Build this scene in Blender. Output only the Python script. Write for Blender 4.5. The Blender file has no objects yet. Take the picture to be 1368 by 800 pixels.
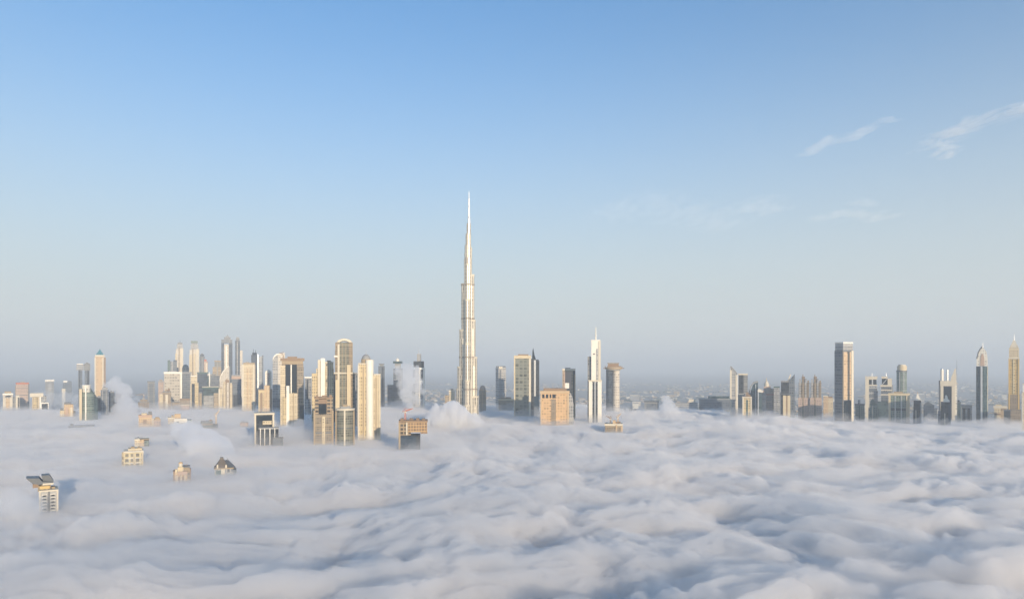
import bpy, math, random
import numpy as np
from math import radians, sin, cos, tan, pi, atan2, sqrt
random.seed(7)
S = bpy.context.scene
COL = S.collection
F_PX, CX, HZ, CAM_Z = 924.0, 684.0, 490.0, 300.0

# ---------------------------------------------------------------- camera, light, sky
cam = bpy.data.cameras.new('camera')
cam.sensor_width = 36.0
cam.lens = 36.0 * F_PX / 1368.0
cam.shift_y = 90.0 / 1368.0
cam.clip_start, cam.clip_end = 1.0, 200000.0
co = bpy.data.objects.new('camera', cam)
co.location = (0, 0, CAM_Z)
co.rotation_euler = (pi / 2, 0, 0)
COL.objects.link(co)
S.camera = co

SUN_EL, SUN_AZ = 10.0, -24.0
sl = bpy.data.lights.new('sun', 'SUN')
sl.energy, sl.angle, sl.color = 5.0, radians(0.5), (1.0, 0.83, 0.62)
so = bpy.data.objects.new('sun', sl)
so.rotation_euler = (radians(90 - SUN_EL), 0, radians(-SUN_AZ))
COL.objects.link(so)

w = bpy.data.worlds.new('World')
S.world = w
w.use_nodes = True
nt = w.node_tree
sky = nt.nodes.new('ShaderNodeTexSky')
sky.sky_type = 'NISHITA'
sky.sun_disc = False
sky.sun_elevation = radians(SUN_EL)
sky.sun_rotation = radians(180 + SUN_AZ)
sky.altitude, sky.air_density, sky.dust_density, sky.ozone_density = 100, 1.35, 0.2, 7.0
bg = nt.nodes['Background']
bg.inputs['Strength'].default_value = 0.15
# grey haze mixed into the sky colour low over the horizon, by world direction
wtc = nt.nodes.new('ShaderNodeTexCoord')
wsep = nt.nodes.new('ShaderNodeSeparateXYZ')
nt.links.new(wtc.outputs['Generated'], wsep.inputs[0])
def wmath(op, a, b=None):
    n = nt.nodes.new('ShaderNodeMath'); n.operation = op
    for i, v in enumerate((a, b)):
        if v is None: continue
        if isinstance(v, (int, float)): n.inputs[i].default_value = v
        else: nt.links.new(v, n.inputs[i])
    return n.outputs[0]
WZ = wmath('MAXIMUM', wsep.outputs['Z'], 0.0)
HK = wmath('MULTIPLY', wmath('MULTIPLY', WZ, WZ), -9.5)
HF = wmath('MULTIPLY', wmath('EXPONENT', HK), 0.95)
wmix = nt.nodes.new('ShaderNodeMix'); wmix.data_type = 'RGBA'
nt.links.new(HF, wmix.inputs['Factor'])
stint = nt.nodes.new('ShaderNodeMix'); stint.data_type = 'RGBA'; stint.blend_type = 'MULTIPLY'
stint.inputs['Factor'].default_value = 1.0
nt.links.new(sky.outputs[0], stint.inputs['A'])
stint.inputs['B'].default_value = (1.09, 1.27, 1.17, 1)
nt.links.new(stint.outputs['Result'], wmix.inputs['A'])
wmix.inputs['B'].default_value = (3.25, 3.4, 3.35, 1)
nt.links.new(wmix.outputs['Result'], bg.inputs['Color'])

S.view_settings.view_transform = 'Standard'
S.view_settings.look = 'None'
S.view_settings.gamma = 1.0
S.view_settings.exposure = 0.45
S.render.engine = 'CYCLES'
cy = S.cycles
cy.max_bounces = 12
cy.diffuse_bounces, cy.glossy_bounces, cy.transmission_bounces = 2, 2, 2
cy.volume_bounces = 10
cy.transparent_max_bounces = 64
cy.sample_clamp_indirect = 8
cy.caustics_reflective = cy.caustics_refractive = False
cy.use_adaptive_sampling = True
cy.adaptive_threshold = 0.015
try:
    cy.use_denoising = True
    cy.denoiser = 'OPENIMAGEDENOISE'
except Exception:
    pass

# ---------------------------------------------------------------- materials
def volume_mat(name, density, color=(1, 1, 1), g=0.0):
    m = bpy.data.materials.new(name)
    m.use_nodes = True
    n = m.node_tree
    n.nodes.clear()
    out = n.nodes.new('ShaderNodeOutputMaterial')
    v = n.nodes.new('ShaderNodeVolumePrincipled')
    v.inputs['Color'].default_value = (*color, 1)
    v.inputs['Density'].default_value = density
    v.inputs['Anisotropy'].default_value = g
    n.links.new(v.outputs[0], out.inputs['Volume'])
    return m

# ---------------------------------------------------------------- noise
class Perlin:
    def __init__(self, seed):
        r = np.random.RandomState(seed)
        a = r.rand(256) * 2 * np.pi
        self.g = np.stack([np.cos(a), np.sin(a)], 1)
        self.p = np.concatenate([r.permutation(256)] * 2)
    def __call__(self, x, y):
        xi, yi = np.floor(x).astype(int), np.floor(y).astype(int)
        xf, yf = x - xi, y - yi
        u = xf ** 3 * (xf * (xf * 6 - 15) + 10)
        v = yf ** 3 * (yf * (yf * 6 - 15) + 10)
        def c(i, j):
            h = self.p[(self.p[(xi + i) & 255] + yi + j) & 255]
            g = self.g[h]
            return g[..., 0] * (xf - i) + g[..., 1] * (yf - j)
        a = c(0, 0) + u * (c(1, 0) - c(0, 0))
        b = c(0, 1) + u * (c(1, 1) - c(0, 1))
        return (a + v * (b - a)) * 1.5
PN = [Perlin(i) for i in range(12)]
def fbm(x, y, k, octaves=4):
    s, a, f = 0, 1.0, 1.0
    for i in range(octaves):
        s = s + a * PN[(k + i) % 12](x * f + 17.3 * i, y * f - 9.1 * i)
        a *= 0.5; f *= 2.03
    return s
def domes(x, y, seed):
    """rounded heads packed side by side: 1 at a head's top, falling to a soft crease between heads"""
    xi, yi = np.floor(x).astype(np.int64), np.floor(y).astype(np.int64)
    acc = np.zeros(x.shape)
    for i in (-1, 0, 1):
        for j in (-1, 0, 1):
            cx_, cy_ = xi + i, yi + j
            h = (cx_ * 374761393 + cy_ * 668265263 + seed * 144665) & 0x7fffffff
            h = ((h ^ (h >> 13)) * 1274126177) & 0x7fffffff
            h = h ^ (h >> 16)
            jx, jy, sz = (h & 1023) / 1023.0, ((h >> 10) & 1023) / 1023.0, ((h >> 20) & 255) / 255.0
            d2 = (x - cx_ - 0.15 - 0.7 * jx) ** 2 + (y - cy_ - 0.15 - 0.7 * jy) ** 2
            acc += np.exp(-14.0 * (d2 / (0.7 + 0.6 * sz) - 0.25 * sz))
    return np.clip(1.0 + np.log(acc + 1e-9) / 14.0, -0.4, 1.3)
def sstep(a, b, x):
    t = np.clip((x - a) / (b - a), 0, 1)
    return t * t * (3 - 2 * t)
def billow(n, e):                   # round tops, soft creases
    return np.sqrt(n * n + e)

def new_obj(name, verts, faces, mat=None, parent=None, uvs=None, smooth=False):
    me = bpy.data.meshes.new(name)
    me.from_pydata(verts, [], faces)
    if uvs is not None:
        l = me.uv_layers.new(name='UVMap')
        l.data.foreach_set('uv', np.asarray(uvs, dtype=np.float32).ravel())
    if smooth:
        me.polygons.foreach_set('use_smooth', np.ones(len(me.polygons), dtype=bool))
    if mat is not None:
        for m in (mat if isinstance(mat, (list, tuple)) else [mat]):
            me.materials.append(m)
    me.update()
    o = bpy.data.objects.new(name, me)
    COL.objects.link(o)
    if parent is not None:
        o.parent = parent
    return o

def grid_mesh(name, V, quads, mat):
    me = bpy.data.meshes.new(name)
    me.vertices.add(len(V))
    me.vertices.foreach_set('co', V.astype(np.float32).ravel())
    n = len(quads)
    me.loops.add(n * 4)
    me.loops.foreach_set('vertex_index', quads.astype(np.int32).ravel())
    me.polygons.add(n)
    me.polygons.foreach_set('loop_start', np.arange(0, n * 4, 4, dtype=np.int32))
    me.update(calc_edges=True)
    me.validate()
    me.materials.append(mat)
    o = bpy.data.objects.new(name, me)
    COL.objects.link(o)
    return o

# ---------------------------------------------------------------- the sea of fog
FOG_BASE = 150.0
def fog_end(th):                    # how far the bank reaches in each direction (th from +Y, clockwise)
    t = np.degrees(th)
    left = sstep(-14, -26, t)
    right = sstep(5, 30, t)
    e = 4300 + left * 300 - right * 600
    back = sstep(60, 110, np.abs(t))
    return e * (1 - back) + 2600 * back + 350 * fbm(th * 9, th * 0 + 3.3, 5, 4)
# how high the fog climbs each tower: (photo x, distance, photo y where the tower is lost in it)
CONTACT = [(10, 2520, 546), (30, 2700, 543), (50, 2450, 547), (66, 4400, 519), (90, 4200, 521), (90, 2050, 556), (118, 1960, 562), (140, 2160, 556),
    (107, 3250, 522), (133, 2950, 530), (109, 1740, 571), (240, 2680, 538), (222, 2460, 547), (192, 2420, 541), (202, 3200, 522), (246, 2450, 546), (260, 2560, 544),
    (300, 2560, 546), (332, 2360, 549), (194, 1680, 571), (210, 1680, 570), (238, 1760, 567), (278, 1660, 573), (326, 1720, 570), (188, 1290, 597), (178, 1030, 622),
    (243, 910, 643), (300, 960, 634), (64, 720, 684), (354, 2080, 556), (358, 1345, 594), (390, 1800, 570), (432, 1350, 594), (460, 1330, 596), (493, 1450, 588),
    (547, 1275, 600), (535, 2500, 543), (560, 2450, 545), (625, 2058, 562), (669, 2480, 546), (676, 2380, 549), (698, 2040, 556), (715, 2130, 554), (740, 1790, 569), (795, 1860, 565),
    (818, 2180, 550), (820, 1590, 578), (840, 2450, 554), (870, 2650, 551), (955, 2750, 552), (980, 2130, 557), (998, 2040, 557), (1006, 2480, 549), (1027, 2560, 548), (1050, 2120, 558), (1080, 2280, 549),
    (1106, 2460, 546), (1127, 1960, 562), (1164, 2230, 556), (1182, 2290, 557), (1200, 1970, 562), (1225, 1930, 564), (1240, 2480, 556), (1265, 2130, 560), (1263, 1840, 568), (1290, 2120, 562),
    (1312, 2060, 562), (1335, 2040, 564), (1354, 2080, 564), (1367, 1640, 576), (1250, 2000, 560), (1320, 1850, 570)]
FOG_MID = 5.0
def fog_raw(x, y):
    # slow drift of the wind bends the rolls
    wx = x + 60 * fbm(x / 380, y / 380, 1, 3) + 18 * fbm(x / 100, y / 100, 6, 3)
    wy = y + 60 * fbm(x / 380 + 40, y / 380, 2, 3) + 18 * fbm(x / 100 + 9, y / 100, 7, 3)
    u, v = 0.966 * wx + 0.259 * wy, -0.259 * wx + 0.966 * wy
    big = fbm(u / 560, v / 430, 3, 2)
    m1 = domes(u / 250, v / 84, 1)
    m2 = domes(u / 125 + 4, v / 46, 2)
    m3 = domes(u / 60, v / 24 + 7, 3)
    m4 = domes(u / 28, v / 12 + 3, 4)
    m5 = fbm(u / 15, v / 8 + 5, 9, 3)
    calm = sstep(-0.35, 0.5, fbm(u / 420 + 5, v / 260, 8, 3))
    amp = 0.8 + 0.4 * calm
    roll = billow(PN[4](u / 330, v / 115), 0.01)
    return FOG_BASE + 9 * big + 12 * roll + amp * (15 * (m1 - 0.95) + 24 * (m2 - 0.95) + 18 * (m3 - 0.95) + 10 * (m4 - 0.95) + 3.0 * m5) - FOG_MID
def fog_top(x, y):
    r = np.hypot(x, y)
    th = np.arctan2(x, y)
    re = fog_end(th)
    z = fog_raw(x, y)
    num, den = np.zeros_like(z), np.zeros_like(z)
    for px, D, yc in CONTACT:
        cx_, cy_ = (px - CX) * D / F_PX, D - 25.0
        want = CAM_Z - (yc - HZ) * D / F_PX + 2.5
        s_ = 34.0 + D * 0.016
        w_ = np.exp(-((x - cx_) ** 2 + ((y - cy_) / 1.7) ** 2) / (s_ * s_))
        num += w_ * (want - (FOG_BASE + 0.75 * (z - FOG_BASE))); den += w_
    lift = num / np.maximum(den, 1.0)
    k = np.clip(den, 0, 1)
    z = z * (1 - k) + (FOG_BASE + 0.75 * (z - FOG_BASE)) * k + lift
    fall = sstep(1.0, 0.56, r / re)
    return np.maximum(z * fall, 2.5)
def veil_top(x, y):
    u, v = 0.93 * x + 0.36 * y, -0.36 * x + 0.93 * y
    n = fbm(u / 210 + 3, v / 80, 9, 4) + 0.6 * fbm((u + 14 * fbm(x / 40, y / 40, 2, 2)) / 60, v / 14 + 8, 4, 4)
    k = np.zeros_like(x)
    for px, D, yc in CONTACT:                       # it hangs a little thicker round the towers
        s_ = 30.0 + D * 0.014
        k += min(1.0, 0.25 + D / 2600.0) * np.exp(-((x - (px - CX) * D / F_PX) ** 2 + ((y - D + 15.0) / 1.3) ** 2) / (s_ * s_)) * (0.3 if D < 1150 else 1.0)
    return fog_top(x, y) + 1 + 13 * np.minimum(k, 1.0) + 20 * np.clip(n, -0.4, 1.2)
def build_fog(name, top, dens, na, nr, label):
    mat = volume_mat(name, dens, (0.99, 0.966, 0.94), 0.0)
    fine = np.radians(np.linspace(-44, 44, na))
    coarse = np.radians(np.linspace(44, 316, 92))[1:-1]
    th = np.concatenate([fine, coarse])
    NA = len(th)
    t1 = np.linspace(0, 1, 12)[:-1]
    t2 = np.linspace(0, 1, nr)
    thw = (th + np.pi) % (2 * np.pi) - np.pi
    re = fog_end(thw)
    rows = []
    for t in t1:
        rows.append(np.full(NA, 20 + 230 * t))
    for t in t2:
        rows.append(250 * (re / 250) ** t)
    R = np.array(rows)
    X, Y = R * np.sin(th), R * np.cos(th)
    Z = np.maximum(top(X, Y), 2.5)
    Z[-1] = 2.5
    NR = len(R)
    V = np.stack([X, Y, Z], -1).reshape(-1, 3)
    B = np.stack([X, Y, np.full_like(X, 2.0)], -1)[[0, NR - 1]].reshape(-1, 3)
    i = np.arange(NR - 1)[:, None] * NA
    j = np.arange(NA)[None]; j2 = (j + 1) % NA
    q = np.stack([i + j, i + j2, i + NA + j2, i + NA + j], -1).reshape(-1, 4)
    n0 = NR * NA
    j = np.arange(NA); j2 = (j + 1) % NA
    bi, bo = n0 + j, n0 + NA + j
    bi2, bo2 = n0 + j2, n0 + NA + j2
    bot = np.stack([bi, bo, bo2, bi2], -1)
    wo = np.stack([(NR - 1) * NA + j, (NR - 1) * NA + j2, bo2, bo], -1)
    wi = np.stack([j, bi, bi2, j2], -1)
    V = np.concatenate([V, B])
    o = grid_mesh(name, V, np.concatenate([q, bot, wo, wi]), mat)
    o['kind'] = 'stuff'
    o['label'] = label
    return o
build_fog('fog', fog_top, 0.06, 1100, 900, 'rolling grey white sea of fog swallowing the feet of the towers')
build_fog('mist', veil_top, 0.008, 700, 620, 'thin torn mist trailing over the sea of fog')

def box_verts(x0, x1, y0, y1, z0, z1):
    return [(x0, y0, z0), (x1, y0, z0), (x1, y1, z0), (x0, y1, z0), (x0, y0, z1), (x1, y0, z1), (x1, y1, z1), (x0, y1, z1)]
BOXF = [(0, 3, 2, 1), (4, 5, 6, 7), (0, 1, 5, 4), (1, 2, 6, 5), (2, 3, 7, 6), (3, 0, 4, 7)]

hz = new_obj('haze', box_verts(-61000, 61000, -8000, 121000, -1, 860), BOXF, volume_mat('haze', 1.1e-4, (0.80, 0.86, 0.90), 0.0))
hz['kind'] = 'stuff'
hz['label'] = 'thin pale morning haze fading the far towers'
# ---------------------------------------------------------------- building materials
def rgb(c):
    return (*c, 1.0)
MATS = {}
def plain(name, col, rough=0.7, metal=0.0, var=0.12, spec=0.5):
    if name in MATS: return MATS[name]
    m = bpy.data.materials.new(name); m.use_nodes = True
    n, L = m.node_tree.nodes, m.node_tree.links
    p = n['Principled BSDF']
    p.inputs['Roughness'].default_value = rough
    p.inputs['Metallic'].default_value = metal
    p.inputs['Specular IOR Level'].default_value = spec
    tc = n.new('ShaderNodeTexCoord'); nz = n.new('ShaderNodeTexNoise')
    nz.inputs['Scale'].default_value = 0.09; nz.inputs['Detail'].default_value = 5
    L.new(tc.outputs['Object'], nz.inputs['Vector'])
    mx = n.new('ShaderNodeMix'); mx.data_type = 'RGBA'
    mx.inputs['A'].default_value = rgb([c * (1 - var) for c in col])
    mx.inputs['B'].default_value = rgb([min(1, c * (1 + var)) for c in col])
    L.new(nz.outputs['Fac'], mx.inputs['Factor'])
    L.new(mx.outputs['Result'], p.inputs['Base Color'])
    MATS[name] = m
    return m
def facade(name, wall, glass, pu=6.0, pv=8.0, fu=0.6, fv=0.55, roof=None, rough=0.65, grough=0.18, rnd=0.7, gspec=0.5, ledge=5, metal=0.0):
    """wall with rows of windows in real metres (UV), a spandrel every few storeys, plain roof"""
    if name in MATS: return MATS[name]
    m = bpy.data.materials.new(name); m.use_nodes = True
    n, L = m.node_tree.nodes, m.node_tree.links
    p = n['Principled BSDF']
    def mt(op, a, b=None, c=None):
        k = n.new('ShaderNodeMath'); k.operation = op
        for i, v in enumerate((a, b, c)):
            if v is None: continue
            if isinstance(v, (int, float)): k.inputs[i].default_value = v
            else: L.new(v, k.inputs[i])
        return k.outputs[0]
    uv = n.new('ShaderNodeUVMap'); sp = n.new('ShaderNodeSeparateXYZ')
    L.new(uv.outputs[0], sp.inputs[0])
    u = mt('DIVIDE', sp.outputs[0], pu); v = mt('DIVIDE', sp.outputs[1], pv)
    wu = mt('LESS_THAN', mt('ABSOLUTE', mt('SUBTRACT', mt('FRACT', u), 0.5)), fu / 2)
    wv = mt('LESS_THAN', mt('ABSOLUTE', mt('SUBTRACT', mt('FRACT', v), 0.5)), fv / 2)
    win = mt('MULTIPLY', wu, wv)
    if ledge:
        win = mt('MULTIPLY', win, mt('GREATER_THAN', mt('FRACT', mt('DIVIDE', mt('FLOOR', v), float(ledge))), 0.5 / ledge))
    geo = n.new('ShaderNodeNewGeometry'); sn = n.new('ShaderNodeSeparateXYZ')
    L.new(geo.outputs['Normal'], sn.inputs[0])
    isroof = mt('GREATER_THAN', mt('ABSOLUTE', sn.outputs[2]), 0.75)
    win = mt('MULTIPLY', win, mt('SUBTRACT', 1.0, isroof))
    cb = n.new('ShaderNodeCombineXYZ')
    L.new(mt('FLOOR', u), cb.inputs[0]); L.new(mt('FLOOR', v), cb.inputs[1])
    wn = n.new('ShaderNodeTexWhiteNoise'); wn.noise_dimensions = '2D'
    L.new(cb.outputs[0], wn.inputs['Vector'])
    def mix(f, a, b):
        k = n.new('ShaderNodeMix'); k.data_type = 'RGBA'
        if isinstance(f, (int, float)): k.inputs['Factor'].default_value = f
        else: L.new(f, k.inputs['Factor'])
        for s_, c in (('A', a), ('B', b)):
            if isinstance(c, (tuple, list)): k.inputs[s_].default_value = rgb(c)
            else: L.new(c, k.inputs[s_])
        return k.outputs['Result']
    g2 = [min(1, g * (1 + rnd) + 0.05 * rnd) for g in glass]
    gcol = mix(wn.outputs['Value'], [g * (1 - rnd * 0.5) for g in glass], g2)
    tc = n.new('ShaderNodeTexCoord'); nz = n.new('ShaderNodeTexNoise')
    nz.inputs['Scale'].default_value = 0.05; nz.inputs['Detail'].default_value = 6
    L.new(tc.outputs['Object'], nz.inputs['Vector'])
    wcol = mix(nz.outputs['Fac'], [c * 0.82 for c in wall], [min(1, c * 1.16) for c in wall])
    wcol = mix(isroof, wcol, roof or [c * 0.6 for c in wall])
    L.new(mix(win, wcol, gcol), p.inputs['Base Color'])
    r = mt('MULTIPLY_ADD', win, grough - rough, rough)
    L.new(r, p.inputs['Roughness'])
    p.inputs['Specular IOR Level'].default_value = gspec
    p.inputs['Metallic'].default_value = metal
    MATS[name] = m
    return m

cream = plain('cream_render', (0.58, 0.48, 0.31))
pale = plain('pale_render', (0.62, 0.55, 0.42))
white = plain('white_cladding', (0.76, 0.71, 0.60), 0.5)
rawm = plain('raw_formwork', (0.24, 0.15, 0.08))
orange = plain('orange_stone', (0.54, 0.38, 0.21))
pink = plain('pink_stone', (0.46, 0.32, 0.23))
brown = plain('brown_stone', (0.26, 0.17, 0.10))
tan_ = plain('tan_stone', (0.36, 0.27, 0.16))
slate = plain('weathered_roof', (0.15, 0.125, 0.10))
grey = plain('grey_concrete', (0.28, 0.28, 0.27))
dgrey = plain('dark_grey_metal', (0.09, 0.10, 0.11), 0.45)
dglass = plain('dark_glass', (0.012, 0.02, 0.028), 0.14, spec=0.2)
bglass = plain('blue_glass', (0.03, 0.05, 0.075), 0.14, spec=0.25)
gglass = plain('green_glass', (0.05, 0.10, 0.09), 0.16)
tealm = plain('teal_copper', (0.05, 0.20, 0.24), 0.45)
goldm = plain('gold_cladding', (0.55, 0.37, 0.12), 0.4)
steel = plain('bright_steel', (0.62, 0.62, 0.60), 0.35, 0.5)
rustm = plain('rust_red_paint', (0.45, 0.13, 0.06), 0.6)
f_cream = facade('cream_facade', (0.58, 0.48, 0.31), (0.26, 0.20, 0.13), 4.5, 5, 0.5, 0.5)
f_cream2 = facade('warm_cream_facade', (0.56, 0.44, 0.24), (0.20, 0.15, 0.09), 4.2, 7.0, 0.45, 0.55, ledge=8)
f_pale = facade('pale_facade', (0.58, 0.52, 0.42), (0.30, 0.26, 0.22), 7, 8, 0.6, 0.45)
f_white = facade('white_facade', (0.70, 0.66, 0.56), (0.30, 0.28, 0.24), 6, 8, 0.5, 0.4)
f_orange = facade('orange_facade', (0.55, 0.40, 0.23), (0.24, 0.16, 0.09), 4.5, 5, 0.5, 0.5)
f_pink = facade('pink_facade', (0.45, 0.33, 0.25), (0.17, 0.13, 0.12), 5, 6, 0.5, 0.45, ledge=4)
f_brown = facade('brown_facade', (0.28, 0.21, 0.13), (0.08, 0.07, 0.055), 4, 4.6, 0.55, 0.5)
f_tan = facade('tan_facade', (0.38, 0.29, 0.18), (0.13, 0.11, 0.085), 5, 8, 0.5, 0.55)
f_grey = facade('grey_facade', (0.24, 0.235, 0.22), (0.07, 0.08, 0.085), 5, 8, 0.6, 0.55)
f_lgrey = facade('light_grey_facade', (0.36, 0.35, 0.33), (0.12, 0.13, 0.14), 5, 8, 0.6, 0.55)
f_bgrey = facade('blue_grey_facade', (0.13, 0.145, 0.16), (0.05, 0.065, 0.085), 6, 8, 0.7, 0.6)
f_glass = facade('grey_green_glass_facade', (0.20, 0.19, 0.135), (0.05, 0.052, 0.04), 4, 4.6, 0.72, 0.66, rnd=1.0, ledge=5)
f_blue = facade('blue_glass_facade', (0.07, 0.085, 0.105), (0.02, 0.034, 0.055), 6, 8, 0.8, 0.75, ledge=7, gspec=0.25)
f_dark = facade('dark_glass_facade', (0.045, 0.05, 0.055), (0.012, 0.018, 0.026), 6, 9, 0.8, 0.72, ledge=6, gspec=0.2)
f_teal = facade('teal_glass_facade', (0.05, 0.085, 0.09), (0.012, 0.034, 0.04), 6, 9, 0.8, 0.8, ledge=9, gspec=0.25)
f_green = facade('green_glass_facade', (0.20, 0.24, 0.20), (0.055, 0.085, 0.075), 5, 6, 0.72, 0.6, ledge=6, gspec=0.35)
f_gold = facade('gold_facade', (0.50, 0.36, 0.13), (0.22, 0.15, 0.05), 5, 7, 0.6, 0.6, ledge=6)
f_raw = facade('unfinished_concrete_floors', (0.36, 0.26, 0.15), (0.05, 0.04, 0.03), 8, 7, 0.78, 0.62, ledge=0, grough=0.9)
f_stripe = facade('floor_striped_facade', (0.28, 0.22, 0.145), (0.07, 0.062, 0.05), 4.5, 4.2, 0.72, 0.6, rnd=1.0, ledge=4)
f_steel = facade('ribbed_steel_glass', (0.70, 0.63, 0.50), (0.17, 0.15, 0.115), 7.5, 11, 0.42, 0.92, rough=0.34, grough=0.24, rnd=0.4, ledge=0, metal=0.2)

# ---------------------------------------------------------------- shape language (photo pixels -> metres at the building's own distance)
def b(x0, x1, yt, yb=None, d0=0.0, d1=28.0): return ('box', x0, x1, yt, yb, d0, d1)
def two(x0, xm, x1, yt, yb=None, a=45): return ('two', x0, xm, x1, yt, yb, a)
def cyl(x0, x1, yt, yb=None, dc=None, n=20): return ('cyl', x0, x1, yt, yb, dc, n)
def tap(x0, x1, yt, yb, t0, t1, d0=0.0, d1=28.0): return ('tap', x0, x1, yt, yb, t0, t1, d0, d1)
def dome(x0, x1, yt, yb, dc=None, k=1.0): return ('dome', x0, x1, yt, yb, dc, k)
def prof(pts, d0=0.0, d1=28.0): return ('prof', pts, d0, d1)
def rod(x, yt, yb, wb=1.0, wt=0.3, dc=12.0): return ('rod', x, yt, yb, wb, wt, dc)
def P(name, mat, *shapes, sub=None, label=None): return (name, mat, shapes, sub or [], label)

def xr(s):
    k = s[0]
    if k == 'prof': return min(p[0] for p in s[1]), max(p[0] for p in s[1])
    if k == 'two': return s[1], s[3]
    if k == 'rod': return s[1], s[1]
    return s[1], s[2]

class Frame:
    def __init__(self, D, cx):
        self.D, self.cx = D, cx
        self.s = D / F_PX
        self.phi = atan2(cx - CX, F_PX)
        self.kx = self.s * cos(self.phi)
    def X(self, px): return (px - self.cx) * self.kx
    def Z(self, y): return 0.0 if y is None else CAM_Z - (y - HZ) * self.s

def ring_prism(V, Fc, UV, ring0, ring1, z0, z1):
    """side walls + caps between two outlines of equal length"""
    n = len(ring0); o = len(V)
    V += [(x, y, z0) for x, y in ring0] + [(x, y, z1) for x, y in ring1]
    u = [0.0]
    for i in range(n):
        a, c = ring0[i], ring0[(i + 1) % n]
        u.append(u[-1] + math.hypot(a[0] - c[0], a[1] - c[1]))
    for i in range(n):
        j = (i + 1) % n
        Fc.append((o + i, o + j, o + n + j, o + n + i))
        UV += [(u[i], z0), (u[i + 1], z0), (u[i + 1], z1), (u[i], z1)]
    Fc.append(tuple(o + n + i for i in range(n))); UV += [ring1[i] for i in range(n)]
    Fc.append(tuple(o + i for i in reversed(range(n)))); UV += [ring0[i] for i in reversed(range(n))]

def lathe(V, Fc, UV, cx_, cy_, prof_, n=20):
    """prof_ = [(r, z), ...] bottom to top"""
    o = len(V)
    m = len(prof_)
    for r, z in prof_:
        for i in range(n):
            a = 2 * pi * i / n
            V.append((cx_ + r * cos(a), cy_ + r * sin(a), z))
    for k in range(m - 1):
        for i in range(n):
            j = (i + 1) % n
            Fc.append((o + k * n + i, o + k * n + j, o + (k + 1) * n + j, o + (k + 1) * n + i))
            r = prof_[0][0]
            a, c = 2 * pi * r * i / n, 2 * pi * r * (i + 1) / n
            UV += [(a, prof_[k][1]), (c, prof_[k][1]), (c, prof_[k + 1][1]), (a, prof_[k + 1][1])]
    Fc.append(tuple(o + (m - 1) * n + i for i in range(n))); UV += [(cos(2 * pi * i / n), sin(2 * pi * i / n)) for i in range(n)]
    Fc.append(tuple(o + i for i in reversed(range(n)))); UV += [(cos(2 * pi * i / n), sin(2 * pi * i / n)) for i in reversed(range(n))]

def shape_mesh(fr, shapes):
    V, Fc, UV = [], [], []
    X, Z = fr.X, fr.Z
    for s in shapes:
        k = s[0]
        if k == 'box':
            _, x0, x1, yt, yb, d0, d1 = s
            r = [(X(x0), d0), (X(x1), d0), (X(x1), d1), (X(x0), d1)]
            ring_prism(V, Fc, UV, r, r, Z(yb), Z(yt))
        elif k == 'two':
            _, x0, xm, x1, yt, yb, a = s
            t = radians(a)
            A, Bw = (X(x1) - X(xm)) / cos(t), (X(xm) - X(x0)) / sin(t)
            c0 = (X(xm), 0.0)
            c1 = (c0[0] + A * cos(t), A * sin(t)); c3 = (c0[0] - Bw * sin(t), Bw * cos(t))
            r = [c0, c1, (c1[0] + c3[0] - c0[0], c1[1] + c3[1]), c3]
            ring_prism(V, Fc, UV, r, r, Z(yb), Z(yt))
        elif k == 'cyl':
            _, x0, x1, yt, yb, dc, n = s
            R = (X(x1) - X(x0)) / 2; c = (X(x0) + X(x1)) / 2; dc = R if dc is None else dc
            r = [(c + R * cos(2 * pi * i / n), dc + R * sin(2 * pi * i / n)) for i in range(n)]
            ring_prism(V, Fc, UV, r, r, Z(yb), Z(yt))
        elif k == 'tap':
            _, x0, x1, yt, yb, t0, t1, d0, d1 = s
            q = (t1 - t0) / max(1e-6, x1 - x0); dm, dh = (d0 + d1) / 2, (d1 - d0) / 2 * max(q, 0.02)
            if q > 0.95: dh = (d1 - d0) / 2
            t0, t1 = (t0, t1) if t1 > t0 else (t0 - 0.05, t0 + 0.05)
            r0 = [(X(x0), d0), (X(x1), d0), (X(x1), d1), (X(x0), d1)]
            r1 = [(X(t0), dm - dh), (X(t1), dm - dh), (X(t1), dm + dh), (X(t0), dm + dh)]
            ring_prism(V, Fc, UV, r0, r1, Z(yb), Z(yt))
        elif k == 'dome':
            _, x0, x1, yt, yb, dc, kk = s
            R = (X(x1) - X(x0)) / 2; c = (X(x0) + X(x1)) / 2; dc = R if dc is None else dc
            z0, z1 = Z(yb), Z(yt)
            pr = [(max(0.15, R * cos(t * pi / 2) ** kk), z0 + (z1 - z0) * sin(t * pi / 2)) for t in [i / 7 for i in range(8)]]
            lathe(V, Fc, UV, c, dc, pr)
        elif k == 'rod':
            _, x, yt, yb, wb, wt, dc = s
            lathe(V, Fc, UV, X(x), dc, [(wb * fr.kx / 2, Z(yb)), (wt * fr.kx / 2, Z(yt))], 8)
        elif k == 'prof':
            _, pts, d0, d1 = s
            q = [(X(x), Z(y)) for x, y in pts]
            n = len(q); o = len(V)
            V += [(x, d0, z) for x, z in q] + [(x, d1, z) for x, z in q]
            Fc.append(tuple(o + i for i in range(n))); UV += q
            Fc.append(tuple(o + n + i for i in reversed(range(n)))); UV += [q[i] for i in reversed(range(n))]
            for i in range(n):
                j = (i + 1) % n
                Fc.append((o + i, o + n + i, o + n + j, o + j))
                UV += [(d0, q[i][1]), (d1, q[i][1]), (d1, q[j][1]), (d0, q[j][1])]
    return V, Fc, UV

def part(name, V, Fc, UV, mat, parent, smooth=False):
    import bmesh
    o = new_obj(name, V, Fc, mat, parent, UV, smooth)
    bm = bmesh.new(); bm.from_mesh(o.data)
    bmesh.ops.recalc_face_normals(bm, faces=bm.faces)
    bm.to_mesh(o.data); bm.free()
    return o

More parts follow.
